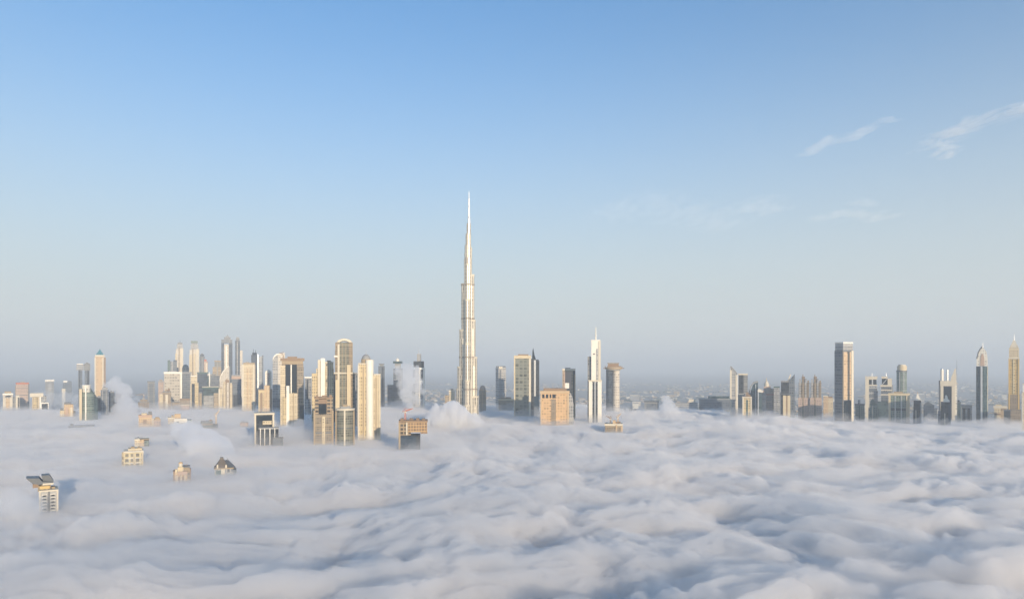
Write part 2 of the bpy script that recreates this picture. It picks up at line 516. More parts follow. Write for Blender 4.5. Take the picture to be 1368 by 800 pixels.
def bld(name, label, D, parts, cat='tower', turn=0.0, group=None, cx=None):
    if cx is None:
        a = [xr(s) for p in parts for s in p[2]]
        cx = (min(v[0] for v in a) + max(v[1] for v in a)) / 2
    fr = Frame(D, cx)
    root = bpy.data.objects.new(name, None)
    COL.objects.link(root)
    root.location = ((cx - CX) * fr.s, D, 0)
    root.rotation_euler = (0, 0, -fr.phi + radians(turn))
    root['label'], root['category'] = label, cat
    if group: root['group'] = group
    def add(p, par):
        o = part(p[0], *shape_mesh(fr, p[2]), p[1], par)
        if p[4]: o['label'] = p[4]
        for q in p[3]: add(q, o)
    for p in parts: add(p, root)
    return root

def top_kit(x0, x1, y, d1=28.0, h=1.6, mat=None):
    """parapet and roof plant on a flat roof"""
    w_ = x1 - x0
    return [P('roof_parapet', mat or grey, b(x0 - 0.15, x1 + 0.15, y - 0.5, y + 0.35, -0.4, d1 + 0.4)),
            P('roof_plant', dgrey, b(x0 + 0.22 * w_, x0 + 0.6 * w_, y - h, y - 0.45, 6, d1 * 0.6), b(x0 + 0.68 * w_, x0 + 0.86 * w_, y - h * 0.7, y - 0.45, 9, d1 * 0.8))]

def clutter(x0, x1, y, seed, n=10, d0=3.0, d1=24.0):
    """cooling units, tanks, ducts and thin aerials standing on a roof"""
    r_ = np.random.RandomState(seed); sh = []
    for i in range(n):
        x = r_.uniform(x0, x1); w_ = r_.uniform(0.25, 0.9); h_ = r_.uniform(0.3, 1.1); d = r_.uniform(d0, d1)
        sh.append(b(x, min(x1, x + w_), y - h_, y + 0.3, d, d + r_.uniform(1.0, 3.0)))
    for i in range(3):
        sh.append(rod(r_.uniform(x0, x1), y - r_.uniform(1.6, 3.2), y + 0.3, 0.22, 0.12, r_.uniform(d0, d1)))
    return P('roof_equipment', [grey, tan_, dgrey][seed % 3], *sh)
# ================================================================ far left
bld('office_block', 'cream low block with a dark slot under its roof, furthest left in the fog', 2520, [
    P('body', f_pale, b(4, 17, 527)), P('roof', white, b(3.4, 17.6, 525.2, 527.2, -1.5, 29.5)),
    P('roof_plant', tan_, b(6, 15, 522.6, 525.2, 5, 22)), P('window_slot', dglass, b(7, 14.5, 528.3, 530.2, -0.8, 4)),
    P('column', pale, b(4.6, 6.6, 531, None, -1.6, 4)), P('column', pale, b(14.2, 16.4, 531, None, -1.6, 4)),
    P('window_bay', f_orange, b(8, 13, 532, None, -0.9, 4)),
    P('side_wing', f_grey, b(17, 21, 530, None, 4, 24)), P('end_wing', pale, b(21, 26, 528, None, 1, 24)), P('window_recess', dglass, b(23.8, 25.4, 531, None, 0.2, 6))], 'block')
bld('round_tower', 'stout pink banded tower with a dark right edge beside the cream blocks', 2700, [
    P('body', f_pink, b(21.5, 37.4, 513, None, 0, 34)), P('corner_bay', f_orange, cyl(20.6, 27, 515)),
    P('side_wall', dgrey, b(37.4, 39.4, 512.4, None, 1.5, 34)), P('roof', rustm, b(21, 38.8, 511, 513, -0.8, 35)),  # side_wall darker than the body: the unlit right edge put into its colour
    P('band', dgrey, b(21.3, 37.5, 517.6, 518.3, -0.9, 4)), P('band', dgrey, b(21.3, 37.5, 527, 527.7, -0.9, 4)), P('roof_plant', grey, b(27, 33, 509.4, 511, 8, 24))])
bld('apartment_block', 'cream block with overhanging roof slab and rounded yellow bay', 2450, [
    P('body', f_cream, b(43, 52.5, 530, None, 2, 30)), P('roof', pale, b(40, 58, 525, 530, -2, 31)),
    P('bay', f_cream2, cyl(43.5, 51, 530.4, None, 4)), P('column', white, b(52.8, 55, 527, None, -1, 6)), P('side_wing', f_lgrey, b(55, 62, 529, None, 4, 30))], 'block')
bld('office_block', 'small dark glass box in a white frame at the foot of the cream block', 2380, [
    P('body', f_dark, b(55.6, 64, 539, None, 0, 24)), P('roof', white, b(54.6, 65, 537.6, 539, -1.5, 25)),
    P('column', white, b(54.6, 55.6, 539, None, -1.5, 3)), P('column', white, b(64, 65, 539, None, -1.5, 3)), P('roof_plant', dgrey, b(58, 61, 536.6, 537.6, 6, 16))], 'block')
bld('far_tower', 'faint grey block with a pale top edge floating alone in the left haze', 4400, [
    P('body', f_grey, b(60.5, 72, 509)), P('roof', white, b(60, 72.5, 507, 509.2, -2, 30)), P('window_bay', f_lgrey, b(64, 69, 512, None, -1, 4))])
bld('far_tower', 'faint bluish block with white patches, just left of the pair of grey towers', 4200, [
    P('body', f_bgrey, b(84, 96, 510.5)), P('roof', white, b(84.5, 90, 508.4, 510.6, 1, 26)), P('roof_plant', f_bgrey, b(90.5, 95.6, 509, 510.5, 3, 26)),
    P('low_wing', pale, b(82.6, 87.5, 519, None, -6, 20))])
bld('apartment_block', 'small orange rooftop with square openings poking out left of the green glass tower', 2050, [
    P('body', f_orange, b(85.5, 98, 540, None, 0, 30)), P('roof', dgrey, b(86, 95, 537.4, 540, 6, 24)), P('side_wing', f_cream, b(80, 85.4, 548, None, -4, 22)),
    P('roof_plant', dgrey, b(80.6, 84.6, 545, 548, 0, 12)), P('balcony_bay', pink, b(87.5, 91, 544, None, -2.5, 3)), P('balcony_bay', pale, b(94, 96.8, 544, None, -2.5, 3)), P('side_wall', dgrey, b(98, 101, 549, None, 4, 28))], 'block')
bld('residential_tower', 'slim grey tower with a wider flat head, left one of the touching pair', 3250, [
    P('body', f_bgrey, b(104.5, 110, 492)), P('head', f_lgrey, b(102, 111.6, 486.6, 494, -3, 31)), P('roof', white, b(102.6, 111, 485.6, 486.7, -3.6, 31.6)), P('pier', f_dark, b(105.6, 107, 494, None, -1.2, 4))])
bld('residential_tower', 'slim dark grey tower with a wider head, right one of the touching pair', 3150, [
    P('body', f_bgrey, b(113, 119.6, 490)), P('head', f_grey, b(111.9, 120.6, 486.6, 494.5, -3, 31)), P('roof', dgrey, b(112.6, 120, 485, 486.7, -2, 31)), P('pier', f_dark, b(116.6, 119, 494.5, None, -1.2, 4)), P('roof_plant', dgrey, b(114.6, 118, 484, 485, 6, 20))])
bld('pyramid_tower', 'orange stone tower with a teal pyramid roof', 2950, [
    P('body', f_orange, b(126.5, 138.6, 476, None, 0, 36)), P('side_wall', brown, b(138.6, 141.2, 477, None, 1.5, 35)),  # brown side_wall carries the shaded right edge as colour
    P('crown', pale, b(127, 140, 474, 476.2, -0.8, 36)), P('roof', tealm, tap(127.8, 138.8, 466.4, 474, 133.2, 133.6, 1, 34)), P('spire', dgrey, rod(133.4, 464.6, 466.8, 0.7, 0.2, 17)),
    P('pier', pale, b(126.3, 128, 478, None, -1.4, 4)), P('pier', pale, b(136.8, 138.4, 478, None, -1.4, 4)), P('window_strip', orange, b(131.2, 134.2, 480, None, -0.8, 4))])
bld('sail_tower', 'green glass tower with a sloping dark sail back and cream left edge', 1960, [
    P('body', f_green, cyl(107, 126.6, 524, None, 21, 28)), P('sail', f_teal, prof([(110, 560), (110, 517), (120, 516), (124, 523), (130.5, 532), (131.5, 600), (131.5, 700), (110, 700)], 16, 34)),
    P('edge_column', cream, b(106, 109.6, 519.4, None, -1, 14)), P('crown', f_white, cyl(109.6, 121, 515, 524.2, 16)), P('roof_rim', white, cyl(109.2, 121.4, 514.3, 515.6, 16)), P('fin', white, b(113.6, 115.4, 518, None, -2.4, 6))])
bld('residential_tower', 'dark slim block tucked behind the right edge of the green glass tower', 2250, [
    P('body', f_dark, b(130, 135.4, 530)), *top_kit(130, 135.4, 530)])
bld('residential_tower', 'blue grey tower with pale vertical stripes wrapped by steam', 2160, [
    P('body', f_bgrey, b(134.6, 145, 521)), P('crown', grey, b(136.4, 143.6, 517.4, 521, 3, 24)), P('fin', f_lgrey, b(136.6, 137.3, 522, None, -1.6, 3)), P('fin', f_lgrey, b(141.6, 142.2, 522, None, -1.6, 3)), P('roof_plant', dgrey, b(138, 141, 516, 517.4, 8, 18))])
bld('residential_tower', 'darker blue grey block behind the pale steam, right of the striped tower', 2210, [
    P('body', f_blue, b(145.4, 153, 524)), P('low_wing', f_dark, b(153, 156, 538, None, 2, 26)), *top_kit(145.4, 153, 524)])

# ================================================================ hazy cluster, left of centre
bld('residential_tower', 'tall hazy cream tower with stepped dark crown, left of the two alike', 3250, [
    P('body', f_pale, b(235, 244.4, 466)), P('upper_body', f_lgrey, b(236.4, 244, 460, 466, 2, 27)), P('crown', dgrey, b(237.4, 243.6, 457.4, 460, 4, 25)), P('mast', dgrey, rod(240.6, 453.6, 457.6, 0.6, 0.2)),
    P('pier', cream, b(234.2, 236.4, 472, None, -1.6, 6)), P('pier', pale, b(241, 244.8, 465, None, -1.4, 6)), P('window_strip', f_brown, b(238.6, 240, 464, None, -0.7, 4))])
bld('residential_tower', 'tall hazy cream tower with a flat dark green cap, right of the two alike', 3200, [
    P('body', f_pale, b(253.4, 265.6, 467)), P('upper_body', f_lgrey, b(254.6, 265, 460, 467, 2, 27)), P('crown', gglass, b(254.8, 264.2, 455.2, 458, 1, 27)), P('neck', grey, b(256, 263.4, 458, 460, 4, 24)),
    P('pier', cream, b(252.8, 256.4, 474, None, -1.6, 6)), P('pier', cream, b(258.6, 261, 472, None, -1.8, 5)), P('window_strip', f_brown, b(256.8, 258.2, 465, None, -0.7, 4)), P('pier', pale, b(262.4, 266, 466, None, -1.4, 6))])
bld('office_tower', 'short hazy grey tower with a greenish left edge above the wide pale office', 3050, [
    P('body', f_bgrey, b(225, 236.4, 482.6)), P('edge_column', gglass, b(224, 227.4, 481, None, -1.2, 12)), P('upper_body', f_blue, b(231.6, 236.6, 481, 482.8, 2, 24)), P('pier', f_lgrey, b(229, 231, 483, None, -1, 4))])
bld('office_block', 'wide pale office slab with rows of windows in front of the hazy cluster', 2680, [
    P('body', facade('slab_grid', (0.46, 0.41, 0.32), (0.28, 0.24, 0.19), 9, 11, 0.7, 0.5, ledge=0), b(219.4, 241.8, 499, None, 0, 30)), P('roof', white, b(218.8, 243.4, 496.6, 499.2, -1.4, 31)), P('side_wall', grey, b(241.8, 243, 499.2, None, 1, 30)), P('pier', white, b(241, 243.3, 499.2, None, -1.3, 4)), P('roof_plant', grey, b(226, 236, 495.4, 496.6, 8, 22))], 'office')  # grey side_wall: shading of the right side given as colour
bld('office_tower', 'blue grey block joined to the right of the wide pale office slab', 2780, [
    P('body', f_bgrey, b(243.6, 255.6, 498.4)), P('roof', grey, b(243.4, 256.2, 496.8, 498.6, -1, 29)), P('pier', f_lgrey, b(253.8, 255.6, 499, None, -1, 4))])
bld('domed_tower', 'dark blue round topped tower between the two hazy cream towers', 2950, [
    P('body', f_blue, cyl(243.4, 252.4, 490.6, None)), P('dome', bglass, dome(243.8, 252, 486.6, 490.6))])
bld('residential_tower', 'hazy blue grey tower right of the cream tower with the green cap', 3100, [
    P('body', f_bgrey, b(266.6, 273.6, 476)), P('crown', f_blue, b(267.4, 272.8, 473, 476.2, 3, 24)), P('roof_plant', dgrey, b(268.6, 271, 472, 473, 8, 18)), P('fin', grey, b(269.6, 270.6, 477, None, -1.6, 3))])
bld('residential_tower', 'narrow pinkish tower with a red brown cap beside the hazy blue grey tower', 3000, [
    P('body', f_pink, b(272.4, 277.6, 482.4)), P('crown', rustm, b(272.8, 276, 480, 482.6, 3, 20)), P('pier', pale, b(274.6, 277, 485, None, -1.4, 5))])
bld('office_tower', 'cream portal framed tower with a tall dark slot of glass', 2560, [
    P('body', f_dark, b(255.6, 263, 512, None, 2.5, 26)), P('head', f_cream, b(255, 263, 502.4, 512.4, 0, 27)), P('column', cream, b(254.6, 256, 512.4, None, 0.4, 14)), P('column', f_cream2, b(260.2, 265.2, 511, None, -1.4, 27)), P('roof', white, b(254.8, 263.2, 501.6, 502.6, -0.9, 27.6))])
bld('office_tower', 'broad dark blue block behind the cream portal framed tower', 2720, [
    P('body', f_blue, b(263.6, 276.8, 499)), P('roof', gglass, b(263.2, 278.6, 497, 499.2, -1, 30)), P('side_wing', f_teal, b(276.8, 279.2, 502, None, 1, 28))])
bld('small_tower', 'slim dark brown tower at the foot of the cream portal framed tower', 2480, [
    P('body', f_brown, b(265.8, 269.8, 525, None, 0, 18)), P('roof', dgrey, b(265.5, 270.1, 524, 525.2, -0.8, 18.6)), P('pier', tan_, b(267.4, 268.2, 526, None, -1, 3))])
bld('far_tower', 'small square grey block alone at the left end of the hazy cluster', 3200, [
    P('body', f_grey, b(197.2, 206.8, 510.4)), P('roof_parapet', dgrey, b(196.8, 207.2, 509, 510.6, -1, 29)), P('window_bay', f_bgrey, b(199.5, 204.5, 513, None, -0.8, 4))])
bld('far_tower', 'faint brown block just left of the wide pale office slab', 3050, [
    P('body', f_pink, b(211.4, 218.6, 510)), P('roof', grey, b(211, 219, 508.4, 510.2, -1, 29)), P('low_wing', tan_, b(213, 217, 507.2, 508.4, 8, 20))])
bld('hotel_tower', 'brown tower with two small domes and a cream left strip below the pale slab', 2460, [
    P('body', f_brown, b(216.6, 228.6, 524)), P('edge_column', f_cream, b(213, 217.4, 526, None, -1.5, 20)), P('dome', tan_, dome(220, 224, 519.6, 523.8, 8)), P('dome', brown, dome(223.6, 227.2, 518.2, 523.2, 14)), P('crown', dgrey, b(217, 228.2, 522.6, 524.2, 1, 26)), P('pier', pale, b(221, 224.4, 527, None, -1.4, 4))])
bld('unfinished_building', 'dark unfinished rooftop below a long crane jib in the left mist', 2420, [
    P('body', f_raw, b(184.6, 199, 537)), P('upper_body', f_brown, b(187, 197, 533.6, 537, 3, 22)), P('roof_slab', dgrey, b(184, 199.6, 536.2, 537.4, -1.5, 29)), P('core_wall', grey, b(190, 194, 531.6, 533.8, 8, 16))], 'building')
bld('low_block', 'dark brown low block with a stepped roof right of the domed brown tower', 2500, [
    P('body', f_brown, b(229.4, 240, 537)), P('upper_body', f_dark, b(229.8, 233, 533.6, 537, 4, 22)), P('roof', dgrey, b(229, 240.4, 536.4, 537.3, -1, 29))], 'block')
bld('low_block', 'long brown low block with a pinkish lower roof in the mist', 2450, [
    P('body', f_brown, b(240.4, 253.6, 534)), P('roof', brown, b(240, 254, 532.4, 534.2, -1, 29)), P('low_wing', pink, b(242, 253, 541, None, -8, 0)), P('low_roof', pale, b(241.6, 253.4, 540, 541.2, -9, -0.6))], 'block')
bld('gate_tower', 'tall hazy tower with a dark portal frame round a pale centre and stepped crown', 3150, [
    P('body', f_pale, b(298.6, 306.4, 460, None, 2.5, 27)), P('leg', f_blue, b(295.6, 299.4, 458, None, 0, 30)), P('leg', f_blue, b(305.6, 310.6, 458, None, 0, 30)), P('head', f_bgrey, b(295.8, 310.4, 453.4, 458, -0.8, 31)),
    P('crown', dgrey, b(299.4, 308, 450.2, 453.6, 4, 25)), P('upper_crown', grey, b(301.6, 306, 448.6, 450.4, 8, 21)), P('mast', dgrey, rod(304, 446, 448.8, 0.6, 0.2, 14)), P('pier', white, b(301.6, 303.4, 462, None, 1.2, 5))])
bld('gate_tower', 'tall narrow hazy dark tower, right twin of the portal framed one', 3200, [
    P('body', f_blue, b(314.2, 320.6, 455)), P('crown', dgrey, b(315, 320, 451.6, 455.2, 3, 24)), P('upper_crown', grey, b(316, 319, 450, 451.8, 8, 18)), P('side_wing', f_pale, b(320.6, 324, 468, None, 2, 26)), P('pier', f_lgrey, b(316.4, 317.8, 456, None, -1, 4))])
bld('stepped_tower', 'hazy brown grey tower stepping up to the left of the portal tower', 3050, [
    P('body', f_tan, b(284, 295.6, 490)), P('upper_body', f_grey, b(286.6, 295.4, 482.6, 490, 2, 26)), P('roof', tan_, b(286.2, 295.8, 481.6, 482.8, 1, 27)), P('side_wing', f_lgrey, b(281.4, 284, 500, None, 1, 25)), P('pier', grey, b(289.6, 291, 484, None, -0.9, 3))])
bld('small_tower', 'thin bright white sliver of a tower in the gap of the hazy cluster', 3000, [
    P('body', white, b(278.6, 280.6, 498.6, None, 0, 14)), P('crown', steel, tap(278.6, 280.6, 496.4, 498.6, 279.2, 280.2, 2, 12)), P('side_wall', grey, b(280.6, 281.4, 500, None, 1, 14))])
bld('sail_building', 'pale quarter round building below the portal framed tower', 2900, [
    P('body', f_pale, prof([(293.4, 700), (293.4, 508), (295, 502), (298, 496.4), (302, 491.6), (306, 488.6), (306.4, 700)], 0, 30)), P('edge_rib', white, prof([(292.8, 508.4), (294.5, 502), (297.5, 496), (301.8, 491), (306, 487.9), (306, 488.9), (302.2, 492), (298.3, 497), (295.4, 502.6), (293.8, 508.4)], -1.5, 31)), P('side_wall', grey, b(306.4, 307.4, 489.4, None, 1, 29))], 'building')
bld('low_block', 'teal fronted low hall with a pale green flat roof in the hazy cluster', 2640, [
    P('body', f_teal, b(271, 291.6, 519)), P('roof', gglass, b(270, 292.4, 516.8, 519.2, -3, 31)), P('roof_edge', pale, b(270, 292.4, 516.2, 516.9, -3.5, 31.5)), P('low_wing', f_lgrey, b(272, 289, 528, None, -12, 0))], 'hall')
bld('office_tower', 'dark grey block behind the hall with the pale green flat roof', 2800, [
    P('body', f_bgrey, b(281, 293.4, 502)), P('upper_body', f_grey, b(282.6, 288, 499, 502, 3, 24)), P('roof', dgrey, b(280.6, 293.8, 501.4, 502.3, -1, 29))])
bld('residential_tower', 'cream and brown tower with three ridged columns in front of the hazy cluster', 2560, [
    P('body', f_brown, b(298, 310.6, 513)), P('column', f_cream, b(298.4, 301.4, 509.4, None, -2.4, 14)), P('column', f_pale, b(303, 305.6, 511, None, -2.4, 14)), P('column', f_cream, b(307.4, 310, 511.4, None, -2.4, 14)), P('crown', brown, b(300.6, 306.4, 507.4, 513.2, 6, 22)), P('roof_plant', tan_, b(302, 304.4, 506.2, 507.4, 9, 18))])
bld('residential_tower', 'lower cream tower with a notched top left of the three ridged columns', 2540, [
    P('body', f_cream, b(292.2, 297.4, 519)), P('crown', tan_, b(293, 296.6, 517.2, 519.2, 3, 20)), P('pier', pale, b(292, 293.6, 520, None, -1.4, 5)), P('side_wing', f_tan, b(285.6, 291.8, 525, None, 1, 22))])
bld('office_tower', 'blue grey block with a pink top band beside the cream slab tower', 2700, [
    P('body', f_bgrey, b(309.4, 322.4, 506)), P('band', pink, b(309.2, 322, 502.4, 506.2, -0.8, 28)), P('roof', grey, b(309.6, 321.4, 500.6, 502.6, 1, 26)), P('low_wing', f_dark, b(312, 322.6, 527, None, -8, 0))])
bld('apartment_tower', 'plain cream slab tower standing alone in front of the hazy cluster', 2360, [
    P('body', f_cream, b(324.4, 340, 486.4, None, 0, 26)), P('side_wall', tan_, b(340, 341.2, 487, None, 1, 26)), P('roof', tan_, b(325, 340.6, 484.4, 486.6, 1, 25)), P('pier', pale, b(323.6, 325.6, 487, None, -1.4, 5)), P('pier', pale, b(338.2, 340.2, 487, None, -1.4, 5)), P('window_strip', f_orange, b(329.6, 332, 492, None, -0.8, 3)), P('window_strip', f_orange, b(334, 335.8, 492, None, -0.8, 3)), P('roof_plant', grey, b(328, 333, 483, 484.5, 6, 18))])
bld('office_tower', 'slender dark glass tower with two roof masts behind the cream slab', 2850, [
    P('body', f_blue, b(335.6, 344, 474)), P('crown', dglass, b(337, 343, 471, 474.2, 3, 24)), P('mast', dgrey, rod(338.4, 466, 471.2, 0.9, 0.5)), P('mast', dgrey, rod(341.6, 467, 471.2, 0.9, 0.5)), P('side_wing', f_lgrey, b(344, 351.4, 476, None, 2, 26)), P('fin', steel, b(344.2, 345, 473.4, None, -1.4, 4)), P('edge_column', f_bgrey, b(349.8, 351.8, 474.6, None, 0, 20))])

# ================================================================ sunlit towers, left of centre
bld('apartment_block', 'orange gold block with an arched recess in its lower left wing', 2080, [
    P('body', f_orange, b(353, 361, 516, None, 0, 30)), P('side_wing', f_cream2, b(345.2, 353, 521, None, -2, 28)), P('roof', orange, b(353, 361.4, 514.8, 516.2, -1, 31)), P('roof', tan_, b(344.8, 353.2, 519.8, 521.2, -3, 29)), P('window_recess', brown, prof([(347.6, 700), (347.6, 526), (348.4, 524.4), (349.2, 524), (350, 524.4), (350.8, 526), (350.8, 700)], -2.8, 2)), P('side_wall', brown, b(361, 363.8, 520, None, 2, 30)), P('pier', cream, b(357.4, 358.4, 517, None, -1.4, 4))], 'block')
bld('residential_tower', 'slim white tower with a small gabled top behind the orange block', 2450, [
    P('body', f_white, b(354.6, 362.6, 496, None, 0, 24)), P('roof', white, prof([(354, 496.4), (358.6, 493.2), (363.2, 496.4)], -1, 25)), P('window_strip', f_pink, b(357, 360, 498, None, -0.8, 3)), P('pier', white, b(354.2, 355.4, 497, None, -1.6, 4)), P('pier', white, b(361.6, 362.9, 497, None, -1.6, 4))])
bld('office_tower', 'pale grey tower with a rounded sloping shoulder behind the brown corniced tower', 2260, [
    P('body', f_lgrey, prof([(364.2, 700), (364.2, 480), (366, 476), (369, 473.6), (372, 473), (372, 700)], 3, 32)), P('front_wall', f_pale, prof([(371.4, 700), (371.4, 473), (378, 472), (380.6, 473.6), (380.6, 700)], 0, 31)), P('roof_edge', white, prof([(364, 480), (366, 475.4), (369, 472.8), (373, 472), (380.8, 471.2), (380.8, 472.8), (373, 473.4), (369.4, 474.4), (366.6, 477), (365, 480)], -1.4, 33)), P('low_wing', f_bgrey, b(364.6, 374, 533, None, -14, 2))])
bld('corniced_tower', 'broad sunlit tower with brown cornice and tall dark glass split by a white mullion', 1800, [
    clutter(376, 405, 478.4, 10, 14), P('body', f_brown, b(376, 405.4, 486, None, 0, 36)), P('roof', brown, b(374.6, 406.8, 478.4, 482, -3, 39)), P('cornice', tan_, b(376.6, 405, 482, 486.2, -1.5, 37)), P('roof_plant', brown, b(384, 397, 476.2, 478.4, 8, 26)),
    P('glazing', dglass, b(381.4, 396.6, 487, None, -1.2, 4)), P('mullion', white, b(388.2, 389.8, 487, None, -2.4, 3)),
    P('corner_column', f_cream, b(374.6, 381.2, 488, None, -3.4, 14)), P('corner_column', f_stripe, b(397, 405.8, 490, None, -3.4, 14)),
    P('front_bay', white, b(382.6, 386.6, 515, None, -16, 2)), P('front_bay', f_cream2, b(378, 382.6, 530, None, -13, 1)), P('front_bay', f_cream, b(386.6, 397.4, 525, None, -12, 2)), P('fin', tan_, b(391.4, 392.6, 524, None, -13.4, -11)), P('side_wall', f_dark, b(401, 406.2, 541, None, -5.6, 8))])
bld('office_tower', 'slim grey tower with a white rim seen through the gap right of the corniced tower', 2180, [
    P('body', f_grey, b(407.4, 415.8, 504.6)), P('roof', white, b(406.8, 416.6, 503, 504.8, -1.5, 29)), P('window_strip', f_dark, b(409.6, 411.8, 507, None, -0.9, 3)), P('low_wing', f_lgrey, b(406.8, 412, 533, None, -12, 2))])
bld('residential_tower', 'cream tower with a bright white centre slab and stepped wings', 1580, [
    clutter(435, 445, 483.2, 11, 7), P('body', f_cream, b(422.4, 446, 492, None, 3, 38)), P('side_wing', f_cream2, b(416.6, 424, 498.6, None, 0, 34)), P('centre_slab', white, b(428.4, 434.2, 478.6, None, -3.5, 30)), P('side_slab', pale, b(424.6, 427.6, 480.4, None, -1.6, 26)), P('side_wing', f_cream, b(434.6, 445.4, 484.4, None, -0.6, 34)), P('window_strip', brown, b(427.5, 428.5, 482, None, -0.8, 8)), P('roof', pale, b(434.4, 445.8, 483.2, 484.6, -1.6, 35)), P('roof_plant', tan_, b(437, 442, 481.4, 483.3, 8, 24)), P('pier', pale, b(439.6, 440.8, 486, None, -2, 3))])
bld('unfinished_tower', 'brown unfinished tower with open dark frame at its top and banded floors', 1350, [
    clutter(420.5, 444, 530.4, 4, 14), P('body', f_stripe, b(420, 444.6, 553, None, 0, 34)), P('corner_column', tan_, b(419, 421.4, 548, None, -2.4, 10)), P('corner_column', tan_, b(443.2, 445.6, 548, None, -2.4, 10)), P('frame', f_raw, b(420.4, 425.6, 532, 553.2, 0.8, 33), b(436.4, 444.6, 532, 553.2, 0.8, 33)), P('opening', dglass, b(425.6, 436.4, 539, 553.2, 6, 28)), P('lintel', brown, b(425.6, 436.4, 533, 539.2, 2.4, 31)), P('roof_slab', brown, b(419.8, 445, 530.4, 532.2, -1, 35)), P('formwork', brown, b(422, 425, 527.8, 530.5, 2, 14), b(430, 437, 528.6, 530.5, 12, 26), b(440, 443.4, 527.4, 530.5, 4, 18)),  # opening: solid dark block painting the shade inside the open frame
    P('bay', f_cream, b(430.4, 434.4, 556, None, -2.8, 4)), P('band', dgrey, b(419.8, 444.8, 577, 579, -1.6, 6))])
bld('crowned_tower', 'tallest tower of the left group, with curved white crown rim and green glass', 1490, [
    P('body', f_brown, b(447.6, 471, 468, None, 3, 36)), P('glazing', f_glass, b(453.4, 466, 457, None, -0.6, 24)), P('crown', pale, prof([(449.4, 457.2), (451.4, 454.8), (455, 453), (460, 452.2), (465, 453), (468.6, 454.8), (470.4, 457.2), (466, 457.2), (464, 455.8), (460, 455), (456, 455.8), (454, 457.2)], -3, 32)),
    P('corner_column', f_brown, b(448, 453.2, 457.4, None, 0.8, 30)), P('corner_column', f_brown, b(466.2, 471.2, 457.4, None, 0.8, 30)), P('edge_column', pale, b(451, 453.6, 460, None, -2.2, 8)), P('ledge', white, b(446.4, 452, 475, 477, -1.5, 20)), P('ring_beam', pale, b(446, 473, 497.4, 499.2, -3.6, 37)),
    P('front_column', cream, b(448.2, 452.4, 507, None, -6, 3)), P('front_column', cream, b(463.4, 468.4, 487, None, -7, 3)), P('fin', tan_, b(457.2, 457.7, 458, None, -1.6, 0.5)), P('fin', tan_, b(461.8, 462.3, 458, None, -1.6, 0.5)), P('side_wing', f_grey, b(471, 474.6, 499.4, None, 6, 36))])
bld('office_tower', 'narrow dark grey tower filling the gap left of the tallest crowned tower', 1720, [
    P('body', f_bgrey, b(443.6, 449.4, 500)), P('roof', grey, b(443.2, 449.8, 498.6, 500.2, -1, 29)), P('side_wall', f_dark, b(446.6, 449.2, 510, None, -3, 2))])
bld('office_tower', 'blue grey tower half hidden between the crowned tower and the cream tower with the dome', 1720, [
    P('body', f_bgrey, b(471, 478.8, 500)), P('roof', dgrey, b(470.8, 479.2, 498.8, 500.2, -1, 29)), P('fin', grey, b(474.4, 475.2, 501, None, -1.6, 3)), P('roof_plant', grey, b(473, 477, 497.4, 498.9, 7, 19))])
bld('glass_tower', 'low round grey green glass tower with white fin before the crowned tower', 1330, [
    clutter(456, 467, 543.4, 6, 8, 10, 24), P('body', f_glass, cyl(448.2, 473.6, 548, None, 18, 28)), P('roof_rim', pale, cyl(447.4, 474.4, 546, 548.2, 18, 28)), P('fin', pale, b(459.4, 461.4, 548.4, None, -2.4, 4)), P('fin', tan_, b(448, 449.6, 549, None, 8, 24)), P('fin', tan_, b(472.2, 473.8, 549, None, 8, 24)), P('roof_plant', grey, b(455, 468, 543.4, 546.2, 9, 26)), P('upper_plant', tan_, b(458, 464, 541, 543.5, 12, 22)), P('band', dgrey, cyl(448, 473.8, 571, 572.4, 18, 28))])
bld('domed_tower', 'sunlit cream tower with a white centre bay and a small grey dome with spike', 1450, [
    clutter(479, 483, 485, 7, 5), P('body', f_cream2, b(479, 489, 486.4, None, 0, 36)), P('centre_bay', white, cyl(488.4, 499.2, 480.6, None, 6, 20)), P('side_wing', f_cream, b(498.6, 508, 501, None, 1, 36)), P('corner_column', pale, b(478, 480.4, 488, None, -1.6, 8)), P('corner_column', cream, b(505.8, 508.4, 502, None, -1, 8)), P('window_strip', tan_, b(484.6, 486.4, 490, None, -0.8, 4)), P('window_strip', tan_, b(501.6, 503.2, 504, None, 0.2, 4)), P('roof', pale, b(478.4, 489, 485, 486.6, -1.2, 37)), P('roof', pale, b(499.4, 508.6, 499.4, 501.2, -0.6, 37)),
    P('dome', grey, dome(483, 495, 473, 480, 20)), P('drum', tan_, cyl(482.4, 495.6, 479.6, 485.2, 20)), P('spire', steel, rod(489, 466, 473.4, 0.8, 0.2, 20))])
bld('framed_block', 'dark glass block in a white square portal frame with finned wing at its foot', 1345, [
    clutter(341, 365, 551.4, 5, 12), P('body', f_dark, b(342.2, 364, 554.4, None, 6, 38)), P('frame', pale, b(340, 342.2, 553.6, None, 0, 40), b(364, 366.4, 553.6, None, 0, 40), b(339.6, 366.8, 551.4, 553.8, -1, 41)), P('sky_lounge', f_cream, b(351, 363, 562, 567, 2, 12)), P('glazing', dglass, b(343, 363, 556, 562, 4.6, 8)),
    P('front_wing', f_dark, b(346, 372, 572, None, -16, 2)), P('fin', white, b(347.6, 348.6, 571, None, -17.5, -15)), P('fin', white, b(353.2, 354.2, 571, None, -17.5, -15)), P('fin', white, b(360, 361.2, 571, None, -17.5, -15)), P('fin', white, b(366.6, 367.4, 571, None, -17.5, -15)), P('roof_slab', grey, b(345.6, 372.4, 570, 572.2, -16.6, 2.6)), P('low_wing', f_bgrey, b(364.4, 378, 584, None, -24, -16.2)), P('low_roof', dgrey, b(364, 378.4, 582.8, 584.2, -25, -15.8))], 'block')

